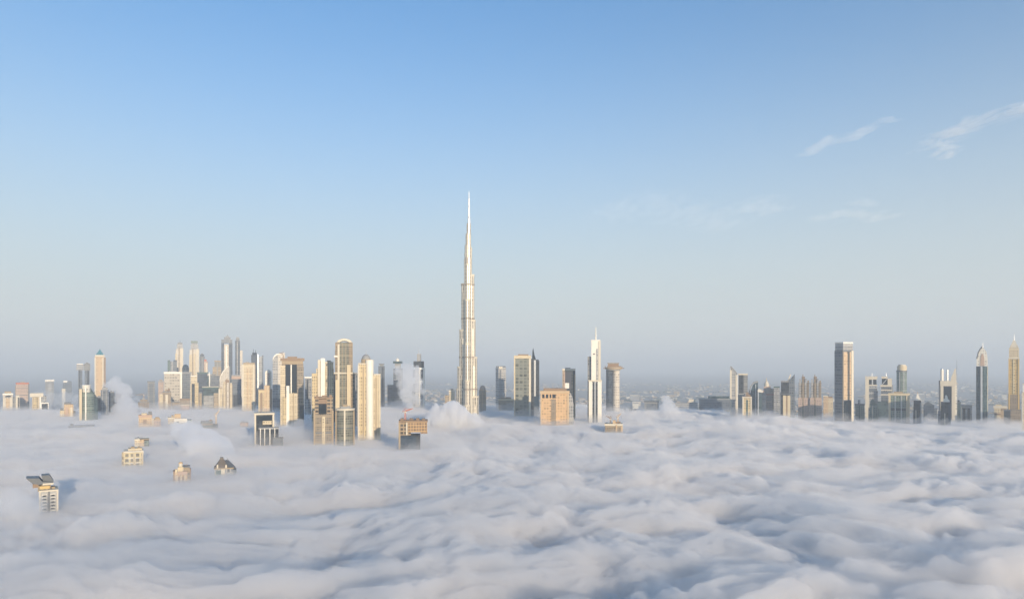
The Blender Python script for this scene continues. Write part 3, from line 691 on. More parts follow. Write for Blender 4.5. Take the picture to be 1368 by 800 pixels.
# ================================================================ between the left group and the tallest tower
bld('office_tower', 'faint grey tower just right of the cream tower with the dome', 2550, [
    P('body', f_bgrey, b(505.4, 514, 488.6)), P('crown', dgrey, b(506, 513.6, 485.6, 487.2, 0, 26)), P('neck', grey, b(507.6, 512.4, 487.2, 488.8, 4, 22)), P('window_strip', f_dark, b(510, 512, 490, None, -0.8, 3))])
bld('office_tower', 'veiled grey tower with a small white globe on its roof, behind rising steam', 2560, [
    P('body', f_bgrey, b(525.4, 538, 492)), P('crown', f_teal, b(525, 537.6, 482.4, 485.4, -1, 27)), P('neck', grey, b(527.4, 535.6, 485.4, 492.2, 3, 24)), P('dome', white, dome(528.4, 533.6, 478.4, 482.5, 13)), P('mast', steel, rod(531, 475.4, 478.8, 0.5, 0.2, 13)), P('low_wing', f_blue, b(517.6, 530, 514, None, -6, 10))])
bld('antenna_tower', 'veiled tower with dark square head, white antenna and white framed windows', 2450, [
    P('body', f_lgrey, b(554.6, 566.6, 490.4)), P('head', f_dark, b(552.4, 566.4, 482.4, 490.6, -2, 29)), P('neck', grey, b(557, 562.6, 472.6, 482.5, 7, 20)), P('mast', steel, rod(559.4, 464.6, 472.8, 0.9, 0.3, 13)), P('frame', white, b(565, 567.6, 491, None, -1.4, 8), b(560.2, 561.4, 491, None, -1.4, 4), b(561.4, 565, 491, 493.6, -1.4, 3), b(561.4, 565, 508, 510.6, -1.4, 3)), P('glazing', dglass, b(561.4, 565, 493.6, 508, -0.7, 3)), P('window_bay', f_dark, b(551.8, 555.8, 494, 504, 1, 20)), P('window_bay', f_dark, b(552, 556.8, 512, 518, -0.8, 12)), P('side_wing', f_bgrey, b(550.4, 554.6, 518, None, 2, 26))])
bld('unfinished_tower', 'unfinished tower with orange scaffolded top over dark blue glass, standing in fog alone', 1275, [
    clutter(533.5, 560, 561.4, 3, 14), P('body', f_dark, b(532.4, 561.6, 581, None, 0, 34)), P('glazing', bglass, b(533, 556, 583, None, -0.9, 3)), P('frame', f_raw, b(533.4, 549, 563, 581.2, 1, 33)), P('frame', facade('orange_scaffold', (0.46, 0.29, 0.13), (0.10, 0.06, 0.035), 5, 5.5, 0.62, 0.6, ledge=0, grough=0.9), b(545, 570.6, 563.4, 577, -2.5, 30)), P('core_wall', pale, b(542.4, 544.4, 563.6, 580.8, -1.6, 6)), P('roof_slab', rawm, b(532.8, 571.6, 561.4, 563.6, -3.4, 34)), P('formwork', rawm, b(535, 539, 558.8, 561.5, 3, 14), b(547, 552, 559.4, 561.5, 10, 24), b(556, 560, 558.6, 561.5, 2, 12), b(564, 568, 559.6, 561.5, 6, 20)), P('overhang', rawm, b(562, 571, 577, 579, -2.8, 28)), P('corner_column', tan_, b(532.6, 535, 563.8, None, -1.4, 6))])
bld('low_block', 'small cream building in the haze at the left foot of the tallest tower', 2560, [
    P('body', f_cream, b(600, 607.4, 523)), P('roof', pale, b(599.6, 607.8, 521, 523.2, -1, 28)), P('low_wing', f_tan, b(594.6, 600, 528, None, 2, 24)), P('roof_plant', tan_, b(602, 605.4, 519.4, 521.1, 6, 18))], 'block')
bld('domed_block', 'brown low tower with a pale orange dome at the right foot of the tallest tower', 2330, [
    P('body', f_brown, b(640.2, 649.4, 522)), P('dome', pink, dome(640.6, 649, 514.6, 521, 13)), P('drum', orange, cyl(640, 649.6, 520.6, 523, 13)), P('pier', tan_, b(644, 645.2, 524, None, -1.4, 3))], 'block')

# ================================================================ right of the tallest tower
bld('office_tower', 'slim grey tower with a dark left side and small bright cap', 2480, [
    P('body', f_lgrey, two(662, 666, 676, 491, None, 14)), P('roof', dgrey, b(662.6, 675.4, 489, 490.6, 5, 26)), P('roof_plant', pale, b(666.4, 671.4, 489.6, 492.6, -0.8, 4)), P('fin', grey, b(668.6, 669.6, 493, None, -1.2, 3.5))])
bld('low_block', 'low brown block with a cream roof edge under the slim grey tower', 2380, [
    P('body', f_brown, b(666, 686.4, 534.6)), P('roof', cream, b(665.4, 687, 532.8, 534.8, -2, 30)), P('roof_plant', brown, b(669, 683, 530.6, 532.9, 8, 22))], 'block')
bld('office_tower', 'broad grey green glass tower in a cream frame with a flat top', 2040, [
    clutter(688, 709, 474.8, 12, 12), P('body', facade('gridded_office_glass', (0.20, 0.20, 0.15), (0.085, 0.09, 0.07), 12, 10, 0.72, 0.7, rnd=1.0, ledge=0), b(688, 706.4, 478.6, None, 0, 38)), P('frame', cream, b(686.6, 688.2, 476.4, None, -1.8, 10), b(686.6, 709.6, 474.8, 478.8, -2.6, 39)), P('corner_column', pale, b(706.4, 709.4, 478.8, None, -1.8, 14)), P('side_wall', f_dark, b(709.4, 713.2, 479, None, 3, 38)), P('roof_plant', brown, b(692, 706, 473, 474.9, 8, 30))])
bld('spired_tower', 'narrow blue glass tower with a leaning spike touching the broad grey green tower', 2130, [
    P('body', f_blue, b(710.6, 719.6, 480)), P('sail', dglass, prof([(710.8, 480.4), (711.4, 468), (712.4, 464.6), (714, 474), (716, 480.4)], 4, 16)), P('spire', steel, rod(712.2, 463.6, 470, 0.9, 0.2, 10)), P('side_wing', f_dark, b(717, 720.4, 481.6, None, -1.5, 20)), P('fin', steel, b(713.4, 715.8, 481, None, -2.2, 4)), P('low_wing', bglass, b(709.6, 720, 529, None, -9, 0))])
bld('hotel_block', 'bright orange gridded hotel block with dark loggias under its roof', 1790, [
    clutter(727, 756, 518.6, 9, 14, 9, 32), P('body', facade('hotel_grid', (0.60, 0.39, 0.19), (0.38, 0.23, 0.11), 7, 7, 0.6, 0.55, ledge=0, grough=0.6), b(722.6, 759.6, 525, None, 0, 40)), P('roof', orange, b(721.6, 760.8, 522, 525.2, -2.4, 42)), P('penthouse', brown, b(726, 757, 518.6, 522.1, 8, 34)), P('loggia', dglass, b(724.4, 727.4, 526.6, 531.6, -0.8, 4), b(729.4, 732.4, 526.6, 531.6, -0.8, 4), b(734.4, 736.4, 526.6, 531.6, -0.8, 4), b(738, 742.4, 526.6, 531.6, -0.8, 4)),
    P('corner_pier', orange, b(757.6, 760.2, 525.2, None, -1.8, 10)), P('corner_pier', orange, b(722, 724, 525.2, None, -1.8, 10)), P('centre_recess', f_brown, b(736.6, 742.6, 533, None, -1.1, 3)), P('roof_plant', white, b(755, 760.4, 511.6, 518.7, 10, 26)), P('side_wing', f_lgrey, prof([(760.2, 700), (760.2, 524), (763, 526), (765, 531), (766.4, 541), (766.8, 700)], 6, 38))], 'hotel')
bld('office_tower', 'brown tower with a dark right edge behind the orange hotel', 1990, [
    P('body', f_tan, b(751.4, 765.4, 494.4)), P('side_wall', f_dark, b(765.4, 768.6, 494.8, None, 2, 28)), P('roof', pale, b(751, 768.8, 492.2, 494.6, -1, 29)), P('front_wall', pink, b(753, 763.6, 497, 520, -0.9, 3)), P('edge_column', tan_, b(767.4, 768.8, 500, None, -1.5, 8)), P('roof_plant', grey, b(755, 762, 491, 492.3, 7, 20))])  # dark side_wall paints the shade on the tower's right edge
bld('needle_tower', 'gleaming white stepped tower with a long thin mast', 1860, [
    P('body', white, b(786.6, 791, 509, None, 0, 30), b(798.6, 803.8, 509, None, 0, 30)), P('upper_body', white, b(790, 801.8, 455.6, 509.2, 1, 28)), P('glazing', f_lgrey, b(791, 798.6, 509.2, None, 2, 28)), P('window_slot', dglass, b(792.4, 794, 511, None, 1, 6)), P('window_slot', dglass, b(796, 797.4, 511, None, 1, 6)), P('window_strip', f_lgrey, b(796.6, 798.6, 466, 508.6, 0.1, 6)), P('shaft', pale, b(799.6, 802.4, 455.2, 509.3, -0.6, 24)), P('fin', steel, b(794.2, 795.6, 509.4, None, -1.6, 5)), P('sign_box', dgrey, b(792.4, 795, 472, 473.4, -0.4, 3)), P('spire', white, rod(796, 436.5, 455.8, 2.0, 0.9, 14)), P('crown', white, b(789.6, 802.2, 454, 455.8, 0.4, 28.6)), P('side_wing', f_grey, b(785, 789.9, 476, None, 10, 34)), P('shoulder', pale, b(786.2, 804.2, 507.6, 509.4, -1.4, 31))])
bld('disc_tower', 'twin shafted tower carrying a wide flat disc and square head', 2180, [
    P('body', f_blue, cyl(809.6, 818.4, 494, None, 13)), P('shaft', f_pale, cyl(818.6, 827.8, 493, None, 10)), P('disc', tan_, cyl(808.4, 831, 490.4, 493.2, 14, 28)), P('slab', brown, b(806, 834, 491.4, 492.4, 6, 20), b(811, 829.6, 488.8, 490.3, 2, 26)), P('head', brown, b(812, 826.6, 485.4, 489.8, 4, 26)), P('roof', grey, b(811.4, 827.2, 484, 485.6, 3, 27)), P('post', brown, b(808, 808.8, 488.6, 491.4, 8, 12)), P('post', brown, b(830.6, 831.4, 489, 491.4, 8, 12)), P('disc_rim', grey, cyl(810, 829, 493.2, 494.8, 14, 28)), P('link', dgrey, b(817.4, 819.6, 494.6, None, 8, 18))])
bld('rooftop_building', 'small cream rimmed rooftop with construction cranes, barely above the fog', 1590, [
    clutter(808.4, 831, 565.8, 8, 14), P('body', f_brown, b(808, 831.4, 568.4, None, 0, 34)), P('roof_rim', pale, b(807.4, 832, 565.8, 568.6, -1.6, 35.6)), P('roof_plant', brown, b(821, 829, 563.6, 566, 6, 20)), P('core_wall', orange, b(818.6, 822.4, 561.4, 566, 4, 16)), P('corner_bay', orange, b(822.4, 824.6, 567, None, -2.4, 3)), P('corner_bay', orange, b(829.6, 831.8, 569, None, -1, 3))], 'rooftop')
bld('low_block', 'row of small dark rooftops in mist right of the disc tower', 2450, [
    P('body', f_bgrey, b(828, 852, 548.6, None, 0, 24)), P('roof_plant', dgrey, b(833, 836, 545.4, 548.8, 3, 12)), P('roof_plant', dgrey, b(840, 845, 544.6, 548.8, 3, 14)), P('roof_plant', dgrey, b(847, 850, 546, 548.8, 3, 14))], 'block')
bld('low_block', 'dark grey low block in the haze, left of the small steam puff', 2650, [
    P('body', f_grey, b(861, 879.6, 537)), P('roof', dgrey, b(860.4, 880.2, 535.2, 537.2, -1, 29)), P('window_bay', f_bgrey, b(864, 877, 539, None, -0.8, 4))], 'block')
bld('low_hall', 'long low teal grey hall in the haze left of the tower with the slanted roof', 2750, [
    P('body', f_bgrey, b(934, 975, 533)), P('upper_body', f_teal, b(946, 974, 529, 533.2, 4, 26)), P('roof', grey, b(933, 975.6, 531.9, 533.4, -1.4, 30)), P('side_wing', f_lgrey, b(900.6, 932, 538, None, 4, 26)), P('pavilion', pale, b(920, 929, 533.4, 538.2, 8, 20))], 'hall')
# ================================================================ right group
bld('slanted_tower', 'tall pale grey slab with a slanted roof at the left end of the right group', 2130, [
    P('body', f_lgrey, prof([(975.6, 700), (975.6, 490.6), (977, 490), (984.8, 499.4), (984.8, 700)], 0, 30)), P('roof_edge', grey, prof([(975, 490.6), (976, 488.6), (977.6, 489.2), (985.2, 498.6), (985.2, 500.4), (976.8, 491)], -1.6, 31)), P('pier', pale, b(975.2, 977.4, 494, None, -1.4, 5)), P('pier', pale, b(982.6, 984.4, 500.6, None, -1.4, 5)), P('side_wall', white, b(984.8, 985.8, 500.8, None, 1, 28))])
bld('office_tower', 'dark blue glass tower with a pale rim touching the slanted slab', 2240, [
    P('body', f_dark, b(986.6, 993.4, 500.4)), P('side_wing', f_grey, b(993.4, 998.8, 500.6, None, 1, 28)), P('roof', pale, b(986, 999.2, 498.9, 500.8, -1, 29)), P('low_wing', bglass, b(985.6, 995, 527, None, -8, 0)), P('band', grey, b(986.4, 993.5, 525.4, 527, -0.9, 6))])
bld('apartment_block', 'small bright yellow cream block in front of the dark blue glass tower', 2040, [
    P('body', f_cream2, b(992.2, 1004, 531, None, 0, 30)), P('roof', brown, b(993, 1003, 529.4, 530, 2, 27)), P('pier', pale, b(991.8, 993.6, 530, None, -1.4, 6)), P('pier', pale, b(1002.6, 1004.4, 530, None, -1.4, 6)), P('parapet', pale, b(991.6, 1004.6, 529.8, 531.2, -1.8, 31)), P('window_strip', gglass, b(997, 999, 534, None, -0.7, 3)), P('roof_plant', brown, b(996.6, 1000, 524, 529.5, 8, 20), b(998.4, 1002.6, 527, 529.5, 6, 18))], 'block')
bld('lattice_tower', 'grey teal tower with a curved open lattice top behind the yellow cream block', 2480, [
    P('body', f_teal, prof([(1003, 700), (1003, 522), (1006, 514), (1010, 511), (1012.6, 510.4), (1012.6, 700)], 2, 28)), P('lattice', grey, prof([(1000, 524), (1002, 516), (1006, 510.4), (1012, 508.4), (1013, 510.6), (1007, 512), (1003.6, 517), (1001.6, 525)], 0, 30)), P('side_wing', f_bgrey, b(999.4, 1004, 525, None, 4, 26)), P('fin', steel, b(1009, 1010, 513, None, 0.4, 4))])
bld('office_tower', 'pale teal tower with a white tip beside the orange domed tower', 2420, [
    P('body', f_teal, b(1012.6, 1018, 520.6)), P('side_wing', f_blue, b(1018, 1023.4, 524, None, 1, 26)), P('roof', white, prof([(1012.2, 521), (1014, 519), (1019, 521.6), (1019, 524.4), (1012.2, 523.4)], -1, 27)), P('pier', steel, b(1012.3, 1013.8, 523.6, None, -1.4, 5))])
bld('domed_tower', 'orange pink tower crowned by a pale gold dome', 2560, [
    P('body', f_pink, b(1022.6, 1032, 527)), P('shoulder', pink, tap(1018, 1033.4, 516, 526.4, 1021, 1029, 1, 30)), P('dome', pale, dome(1020.6, 1027.4, 508.6, 516.4, 15)), P('spire', goldm, rod(1024, 504, 509, 0.9, 0.2, 15)), P('cornice', rustm, b(1019, 1033.6, 526, 527.4, -1.5, 31)), P('side_wing', f_tan, b(1029.6, 1034, 519, None, 3, 26))])
bld('apartment_tower', 'plain grey green slab right of the domed orange tower', 2520, [
    P('body', f_lgrey, b(1033.8, 1041.4, 517.6)), P('roof', gglass, b(1033.4, 1041.8, 516, 517.8, -1, 27)), P('pier', grey, b(1037, 1038, 519, None, -1.2, 3))])
bld('horned_tower', 'dark tower with a pointed slanting horn and two cream columns at its foot', 2120, [
    P('body', f_dark, b(1043.4, 1054, 510)), P('horn', f_bgrey, prof([(1053.6, 700), (1053.6, 508.4), (1056, 506), (1061.6, 499.6), (1061.8, 700)], 2, 28)), P('horn_blade', pale, prof([(1051.6, 510), (1055.6, 499.6), (1057, 500), (1053.8, 510)], 6, 16)), P('roof', grey, b(1043, 1054.2, 508.8, 510.2, -0.8, 28.6)), P('side_wall', grey, b(1041.6, 1043.4, 524, None, 2, 24)), P('column', cream, b(1046, 1050, 528, None, -2.4, 6)), P('column', cream, b(1052, 1055.8, 528, None, -2.4, 6)), P('recess', brown, b(1050, 1052, 528.4, None, -1.6, 4)), P('band', dgrey, b(1042.8, 1054.3, 525.6, 527.2, -1.2, 10))])
def ridged(x0, label, D):
    bld('ridged_tower', label, D, [
        P('body', f_tan, b(x0, x0 + 14, 512, None, 0, 30)), P('base', f_pink, b(x0 - 0.8, x0 + 14.8, 531, None, -2.5, 31)), P('column', f_lgrey, b(x0 + 0.6, x0 + 2.8, 506.4, None, -2.2, 12)), P('column', f_brown, b(x0 + 4.6, x0 + 6.8, 504, None, -2.6, 14)), P('column', f_lgrey, b(x0 + 8.4, x0 + 10.4, 506, None, -2.2, 12)), P('column', f_brown, b(x0 + 11.6, x0 + 13.6, 508, None, -2.2, 12)), P('crown', brown, b(x0 + 4, x0 + 8.2, 503, 512.4, 8, 22)), P('spire', brown, rod(x0 + 5.6, 499.6, 503.2, 1.6, 0.4, 14)), P('cornice', grey, b(x0 - 0.4, x0 + 14.4, 511, 512.4, -1.2, 30.6))])
ridged(1067, 'grey brown tower of ridged columns, left of the two standing shoulder to shoulder', 2290)
ridged(1083, 'grey brown tower of ridged columns, right of the two standing shoulder to shoulder', 2270)
bld('low_block', 'small orange block with a dark rooftop just left of the tallest right hand tower', 2460, [
    P('body', f_orange, b(1100, 1106.4, 529.4)), P('side_wing', f_cream, b(1106.4, 1113, 531.4, None, 1, 26)), P('roof', brown, b(1105, 1112, 529.6, 531.6, 3, 22)), P('roof_plant', dgrey, b(1105.4, 1107.4, 527.4, 529.8, 6, 14)), P('parapet', pale, b(1099.6, 1106.6, 528.2, 529.6, -1, 27))], 'block')
bld('flat_tower', 'tallest flat topped tower of the right group, dark left face and warm banded right face', 1960, [
    P('body', f_bgrey, two(1114.6, 1126.4, 1140, 468, None, 40)), P('crown', f_lgrey, two(1115.4, 1126.4, 1139.4, 458.6, 468.2, 40)), P('roof', white, two(1115, 1126.4, 1139.8, 456.8, 458.8, 40)),  # body darker than front_wall, painting shade on the left face
    P('front_wall', facade('index_bands', (0.54, 0.40, 0.24), (0.36, 0.25, 0.15), 9, 8, 0.75, 0.4, rnd=0.5, ledge=0, grough=0.6), ('two', 1126.0, 1127.0, 1138.2, 470, 534, 40)), P('front_column', tan_, ('two', 1125.4, 1126.0, 1128.6, 468.4, None, 40)), P('glazing', dglass, ('two', 1127.8, 1128.6, 1137.4, 535, None, 40)), P('edge_column', pale, ('two', 1137.0, 1137.6, 1140.4, 468.4, None, 40), label='pale right edge column')])
bld('low_block', 'low greenish block behind the right foot of the flat topped tower', 2120, [
    P('body', f_green, b(1142.4, 1155, 541)), P('roof', dgrey, b(1142, 1155.4, 539.4, 541.2, -1, 29)), P('upper_body', f_lgrey, b(1146, 1149.4, 534, 539.5, 5, 20)), P('pier', gglass, b(1147.4, 1149, 541.4, None, -1.6, 3))], 'block')
bld('screened_tower', 'white framed tower with a dark square opening at its top, left of the facing pair', 2230, [
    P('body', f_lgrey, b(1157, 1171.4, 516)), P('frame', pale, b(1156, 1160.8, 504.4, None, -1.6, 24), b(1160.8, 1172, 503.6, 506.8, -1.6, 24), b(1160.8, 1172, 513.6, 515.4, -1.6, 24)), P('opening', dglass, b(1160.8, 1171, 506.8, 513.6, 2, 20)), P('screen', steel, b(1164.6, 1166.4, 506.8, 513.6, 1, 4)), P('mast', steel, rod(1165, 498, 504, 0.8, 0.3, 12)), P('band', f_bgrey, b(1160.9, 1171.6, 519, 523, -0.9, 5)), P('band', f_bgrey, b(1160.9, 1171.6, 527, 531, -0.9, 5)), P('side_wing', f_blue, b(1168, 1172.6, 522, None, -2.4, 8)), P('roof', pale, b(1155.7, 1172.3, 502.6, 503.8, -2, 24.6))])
bld('screened_tower', 'white framed tower with a dark square opening at its top, right of the facing pair', 2290, [
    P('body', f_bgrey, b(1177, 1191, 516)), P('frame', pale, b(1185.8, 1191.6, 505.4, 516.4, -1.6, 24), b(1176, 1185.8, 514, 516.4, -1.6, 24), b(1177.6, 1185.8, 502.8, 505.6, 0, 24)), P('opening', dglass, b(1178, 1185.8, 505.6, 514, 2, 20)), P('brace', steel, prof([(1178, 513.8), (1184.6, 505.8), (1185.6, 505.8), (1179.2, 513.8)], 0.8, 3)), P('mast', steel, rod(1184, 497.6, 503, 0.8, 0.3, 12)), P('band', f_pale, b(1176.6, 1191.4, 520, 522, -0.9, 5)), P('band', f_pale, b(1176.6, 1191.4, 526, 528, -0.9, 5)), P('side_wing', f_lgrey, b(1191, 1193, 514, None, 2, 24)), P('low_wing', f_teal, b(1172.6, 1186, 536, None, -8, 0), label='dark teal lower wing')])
bld('pointed_tower', 'short grey green tower with a pointed top before the white framed pair', 2060, [
    P('body', f_green, b(1162, 1173, 541)), P('roof', gglass, prof([(1161.6, 541.4), (1163, 535), (1165.4, 532.4), (1168, 535), (1173.4, 541.4)], 2, 26)), P('fin', pale, b(1165, 1166.4, 541.6, None, -1.4, 3)), P('side_wing', f_lgrey, b(1160, 1162, 545, None, 2, 24))])
bld('round_tower', 'tall greenish round tower with a pale drum cap', 2380, [
    P('body', f_green, cyl(1197.6, 1211.6, 496.4, None, None, 24)), P('crown', cream, cyl(1198.4, 1211.6, 488.6, 495, None, 24)), P('band', dgrey, cyl(1197.2, 1212, 494.6, 496.8, None, 24)), P('roof', pale, cyl(1200, 1210, 486.8, 488.8, 17)), P('rib', steel, b(1201.4, 1202.4, 497, None, 1.2, 6)), P('rib', steel, b(1207, 1208, 497, None, 1.2, 6))])
bld('framed_block', 'wide cream framed block filled with green glass columns', 1970, [
    P('body', f_green, b(1189.6, 1211, 528.4, None, 2, 34)), P('frame', cream, b(1186.8, 1189.8, 527.8, None, 0, 35), b(1210.4, 1215.2, 527.8, None, 0, 35), b(1186.4, 1215.6, 525.2, 528, -1.2, 36)), P('fin', steel, b(1195.4, 1196.4, 528.4, None, 0.6, 4)), P('fin', steel, b(1203.6, 1204.6, 528.4, None, 0.6, 4)), P('band', dglass, b(1190, 1210.2, 545, 548.6, 1, 5)), P('roof_plant', tan_, b(1194, 1206, 523.2, 525.3, 9, 24))], 'block')
bld('capped_tower', 'small dark tapering tower with a white figure like cap right of the cream framed block', 1930, [
    P('body', f_dark, tap(1217.6, 1231.6, 535, None, 1220.6, 1230.6, 0, 30)), P('cap', white, prof([(1224, 535), (1224.4, 528), (1226, 526), (1228, 529), (1228.6, 532), (1231, 534), (1231.2, 536.2), (1224, 536.2)], 5, 22)), P('rib', pale, tap(1222.6, 1224.4, 548, None, 1223.2, 1224.2, -1.4, 6)), P('rib', grey, tap(1229.4, 1231.8, 538, None, 1229.4, 1230.8, -1, 8)), P('spire', orange, rod(1226, 522.6, 526.4, 0.8, 0.2, 12))])
bld('low_block', 'low dark blue block with blunt pointed roof left of the portal tower', 2480, [
    P('body', f_blue, b(1233.6, 1248, 541)), P('roof', dgrey, prof([(1233.2, 541.2), (1236, 538.6), (1240, 536.8), (1244, 538.8), (1248.4, 541.2)], -0.8, 29)), P('low_wing', f_bgrey, b(1248, 1252, 545, None, 2, 24))], 'block')
bld('portal_tower', 'white portal framed tower with two roof cylinders and a sail shaped mast', 2130, [
    P('body', f_blue, b(1260.4, 1271.4, 515.4, None, 3, 30)), P('frame', pale, b(1256.4, 1260.4, 511, None, 0, 32), b(1271.4, 1276, 511, None, 0, 32), b(1256, 1276.4, 508.6, 515.6, -1.2, 33)), P('side_wall', dgrey, b(1254, 1256.4, 508.4, None, 1, 30)), P('roof_drum', white, cyl(1256.2, 1260.6, 493.6, 508.8, 10, 14)), P('drum_cap', steel, dome(1256.2, 1260.6, 491.6, 493.8, 10)), P('roof_drum', steel, cyl(1264.2, 1267.2, 494.6, 508.8, 12, 14)), P('drum_cap', steel, dome(1264.2, 1267.2, 492.8, 494.8, 12)),
    P('sail', pale, prof([(1270, 508.8), (1271, 503), (1273.4, 498), (1275, 493), (1277, 491.6), (1277.4, 511.4), (1279, 511.4), (1279, 513), (1270, 513)], 6, 16)), P('mast', steel, rod(1278.2, 480.6, 512, 0.9, 0.4, 11)), P('side_wing', f_white, b(1276, 1278.6, 514, None, 4, 28)), P('glazing', dglass, b(1261, 1270.8, 517, 533, 1.8, 6))])
bld('capped_tower', 'dark glass tower with a white figure like cap standing before the portal tower', 1840, [
    P('body', f_dark, tap(1254.6, 1271.6, 537, None, 1257, 1269.4, 0, 32)), P('cap', white, prof([(1260, 537), (1260.4, 533.4), (1262.6, 532.4), (1262.6, 529), (1264, 527.4), (1266, 530), (1266.2, 533), (1268.6, 535), (1268.6, 538), (1260, 538)], 5, 24)), P('rib', pale, tap(1261.2, 1263, 552, None, 1261.6, 1262.8, -1.4, 6)), P('rib', bglass, tap(1267.4, 1271.8, 541, None, 1266.6, 1269.6, -0.9, 8)), P('low_wing', f_bgrey, b(1253, 1256.6, 549, None, 3, 26))])
bld('low_block', 'narrow dark green block touching the right side of the portal tower', 2200, [
    P('body', f_teal, b(1277.6, 1283.4, 538)), P('roof', dgrey, b(1277.2, 1283.8, 536.8, 538.2, -1, 27)), P('upper_body', f_dark, b(1279, 1282, 534.6, 537, 5, 20))], 'block')
bld('low_block', 'low grey block with dark upright bays left of the dark pointed tower', 2120, [
    P('body', f_lgrey, b(1284, 1298.4, 543)), P('roof', grey, b(1283.6, 1298.8, 541, 543.2, -1, 29)), P('window_bay', dglass, b(1286.4, 1289.6, 545, None, -0.9, 4)), P('window_bay', dglass, b(1292.4, 1296, 545, None, -0.9, 4)), P('pier', pale, b(1283.8, 1285.2, 544, None, -1.5, 4))], 'block')
bld('arched_tower', 'slim dark teal tower with a pale pointed arch crown and spire', 2060, [
    P('body', f_teal, cyl(1304.2, 1319.8, 489, None, None, 24)), P('fin', steel, b(1310, 1312.6, 489.4, None, -0.8, 5)), P('side_fin', bglass, b(1304, 1305.6, 489.6, None, 10, 26)), P('side_fin', pale, b(1318, 1320, 489.6, None, 8, 22)),
    P('crown', f_white, prof([(1304.4, 489.2), (1304.8, 478), (1306.4, 471), (1309, 466), (1312, 463.4), (1315, 466), (1318, 470), (1319.4, 478), (1319.6, 489.2)], 2, 30)), P('arch_glazing', pink, prof([(1309.4, 488.6), (1309.8, 479), (1311, 474), (1312.4, 472), (1313.8, 474), (1315, 479), (1315.2, 488.6)], 0.9, 6)), P('crown_edge', dgrey, prof([(1304, 479), (1306, 470.6), (1309, 465.2), (1312, 462.4), (1312.6, 464.4), (1309.8, 467), (1307.4, 471.4), (1305.6, 479)], 0.4, 31)), P('ledge', steel, b(1304, 1320, 488.4, 489.4, 1.2, 31)), P('spire', steel, rod(1313, 456.6, 464.6, 1.1, 0.3, 16)), P('finial', dgrey, rod(1310.6, 460.6, 466, 0.7, 0.2, 16))])
bld('low_block', 'low cream block with an overhanging roof between the dark and the golden towers', 2040, [
    P('body', f_cream, b(1328, 1337, 545)), P('roof', pale, b(1327, 1346, 542, 545.2, -2, 30)), P('upper_body', cream, b(1330, 1338, 540.4, 542.1, 5, 22)), P('side_wing', f_tan, b(1337, 1345, 545.2, None, 8, 28)), P('band', brown, b(1328.2, 1336.8, 552, 554, -0.9, 4))], 'block')
bld('golden_tower', 'tall golden tower with a tapering pointed crown near the right edge', 2080, [
    P('body', f_gold, b(1348, 1361, 479, None, 0, 32)), P('corner_column', goldm, b(1347.2, 1349.2, 478.6, None, -1.4, 8)), P('corner_column', goldm, b(1359.8, 1361.8, 478.6, None, -1.4, 8)), P('window_strip', facade('gold_window_dots', (0.62, 0.52, 0.30), (0.28, 0.2, 0.08), 7, 9, 0.5, 0.5, ledge=0), b(1353.2, 1356, 480, 526, -1.2, 4)), P('crown', f_cream, b(1348, 1361.2, 464.4, 479.2, -0.9, 33)), P('cornice', pale, b(1347.4, 1361.8, 477.4, 479.4, -2, 34)), P('upper_crown', pale, tap(1349, 1360.4, 454, 464.6, 1353.4, 1356, 2, 30)), P('spire', steel, rod(1354.8, 444.6, 454.4, 1.4, 0.2, 16)), P('pinnacle', cream, rod(1350, 460.4, 465, 1.2, 0.3, 3), rod(1359.4, 460.4, 465, 1.2, 0.3, 3)), P('base', f_brown, b(1346.6, 1362.4, 527, None, -0.7, 33))])
bld('low_block', 'dark low block wrapped round the foot of the golden tower', 1980, [
    P('body', f_dark, b(1341, 1350, 549)), P('side_wing', f_brown, b(1350, 1364, 547, None, 2, 20)), P('roof', dgrey, b(1340.6, 1350.4, 547.6, 549.2, -1, 29))], 'block')
bld('edge_tower', 'bright cream tower cut off by the right edge of the view', 1640, [
    P('body', f_cream2, b(1365.6, 1388, 524, None, 0, 36)), P('upper_body', white, b(1366.2, 1386, 513.4, 524.2, 2, 34)), P('edge_column', pale, b(1365, 1367.4, 525, None, -1.4, 8)), P('roof', pale, b(1365.4, 1387, 512.4, 513.6, 1, 35))])

# ================================================================ roofs breaking through the fog, lower left
bld('rooftop_building', 'orange cream rooftop with dark tank and lower right wing, left of the white roofed one', 1680, [
    clutter(186, 202, 554, 20, 12), P('body', f_orange, b(185.4, 203, 557, None, 0, 34)), P('roof', pink, b(185, 203.4, 554, 557.2, -1.4, 35)), P('roof_plant', dgrey, b(198, 203, 550, 554.2, 8, 22)), P('roof_plant', cream, b(189, 196, 551.8, 554.2, 4, 18)), P('opening', brown, b(191, 196, 560, 566, -0.8, 3)), P('side_wing', f_pink, b(205.6, 214.6, 561, None, -2, 26)), P('side_roof', orange, tap(205.2, 215, 557.6, 561.2, 208, 212, -2.6, 26.6)), P('pier', pale, b(203.2, 205.4, 559, None, 3, 20))], 'rooftop')
bld('rooftop_building', 'cream rooftop with a bright white boxy penthouse, mid left', 1760, [
    clutter(234, 249, 559, 21, 10, -3, 22), P('body', f_cream, b(224.6, 234, 559, None, 0, 34)), P('penthouse', white, b(232.8, 250, 559, None, -5, 26)), P('roof_plant', orange, b(233, 241.4, 553, 559.1, 5, 20)), P('roof', pale, b(224.2, 233, 557, 559.2, -1, 33)), P('window_slot', dglass, b(235.6, 239, 562.6, 564.2, -5.8, 0)), P('side_wing', f_green, b(250, 256, 561, None, 4, 28)), P('roof_plant', tan_, b(229, 232, 554.6, 557.2, 6, 18))], 'rooftop')
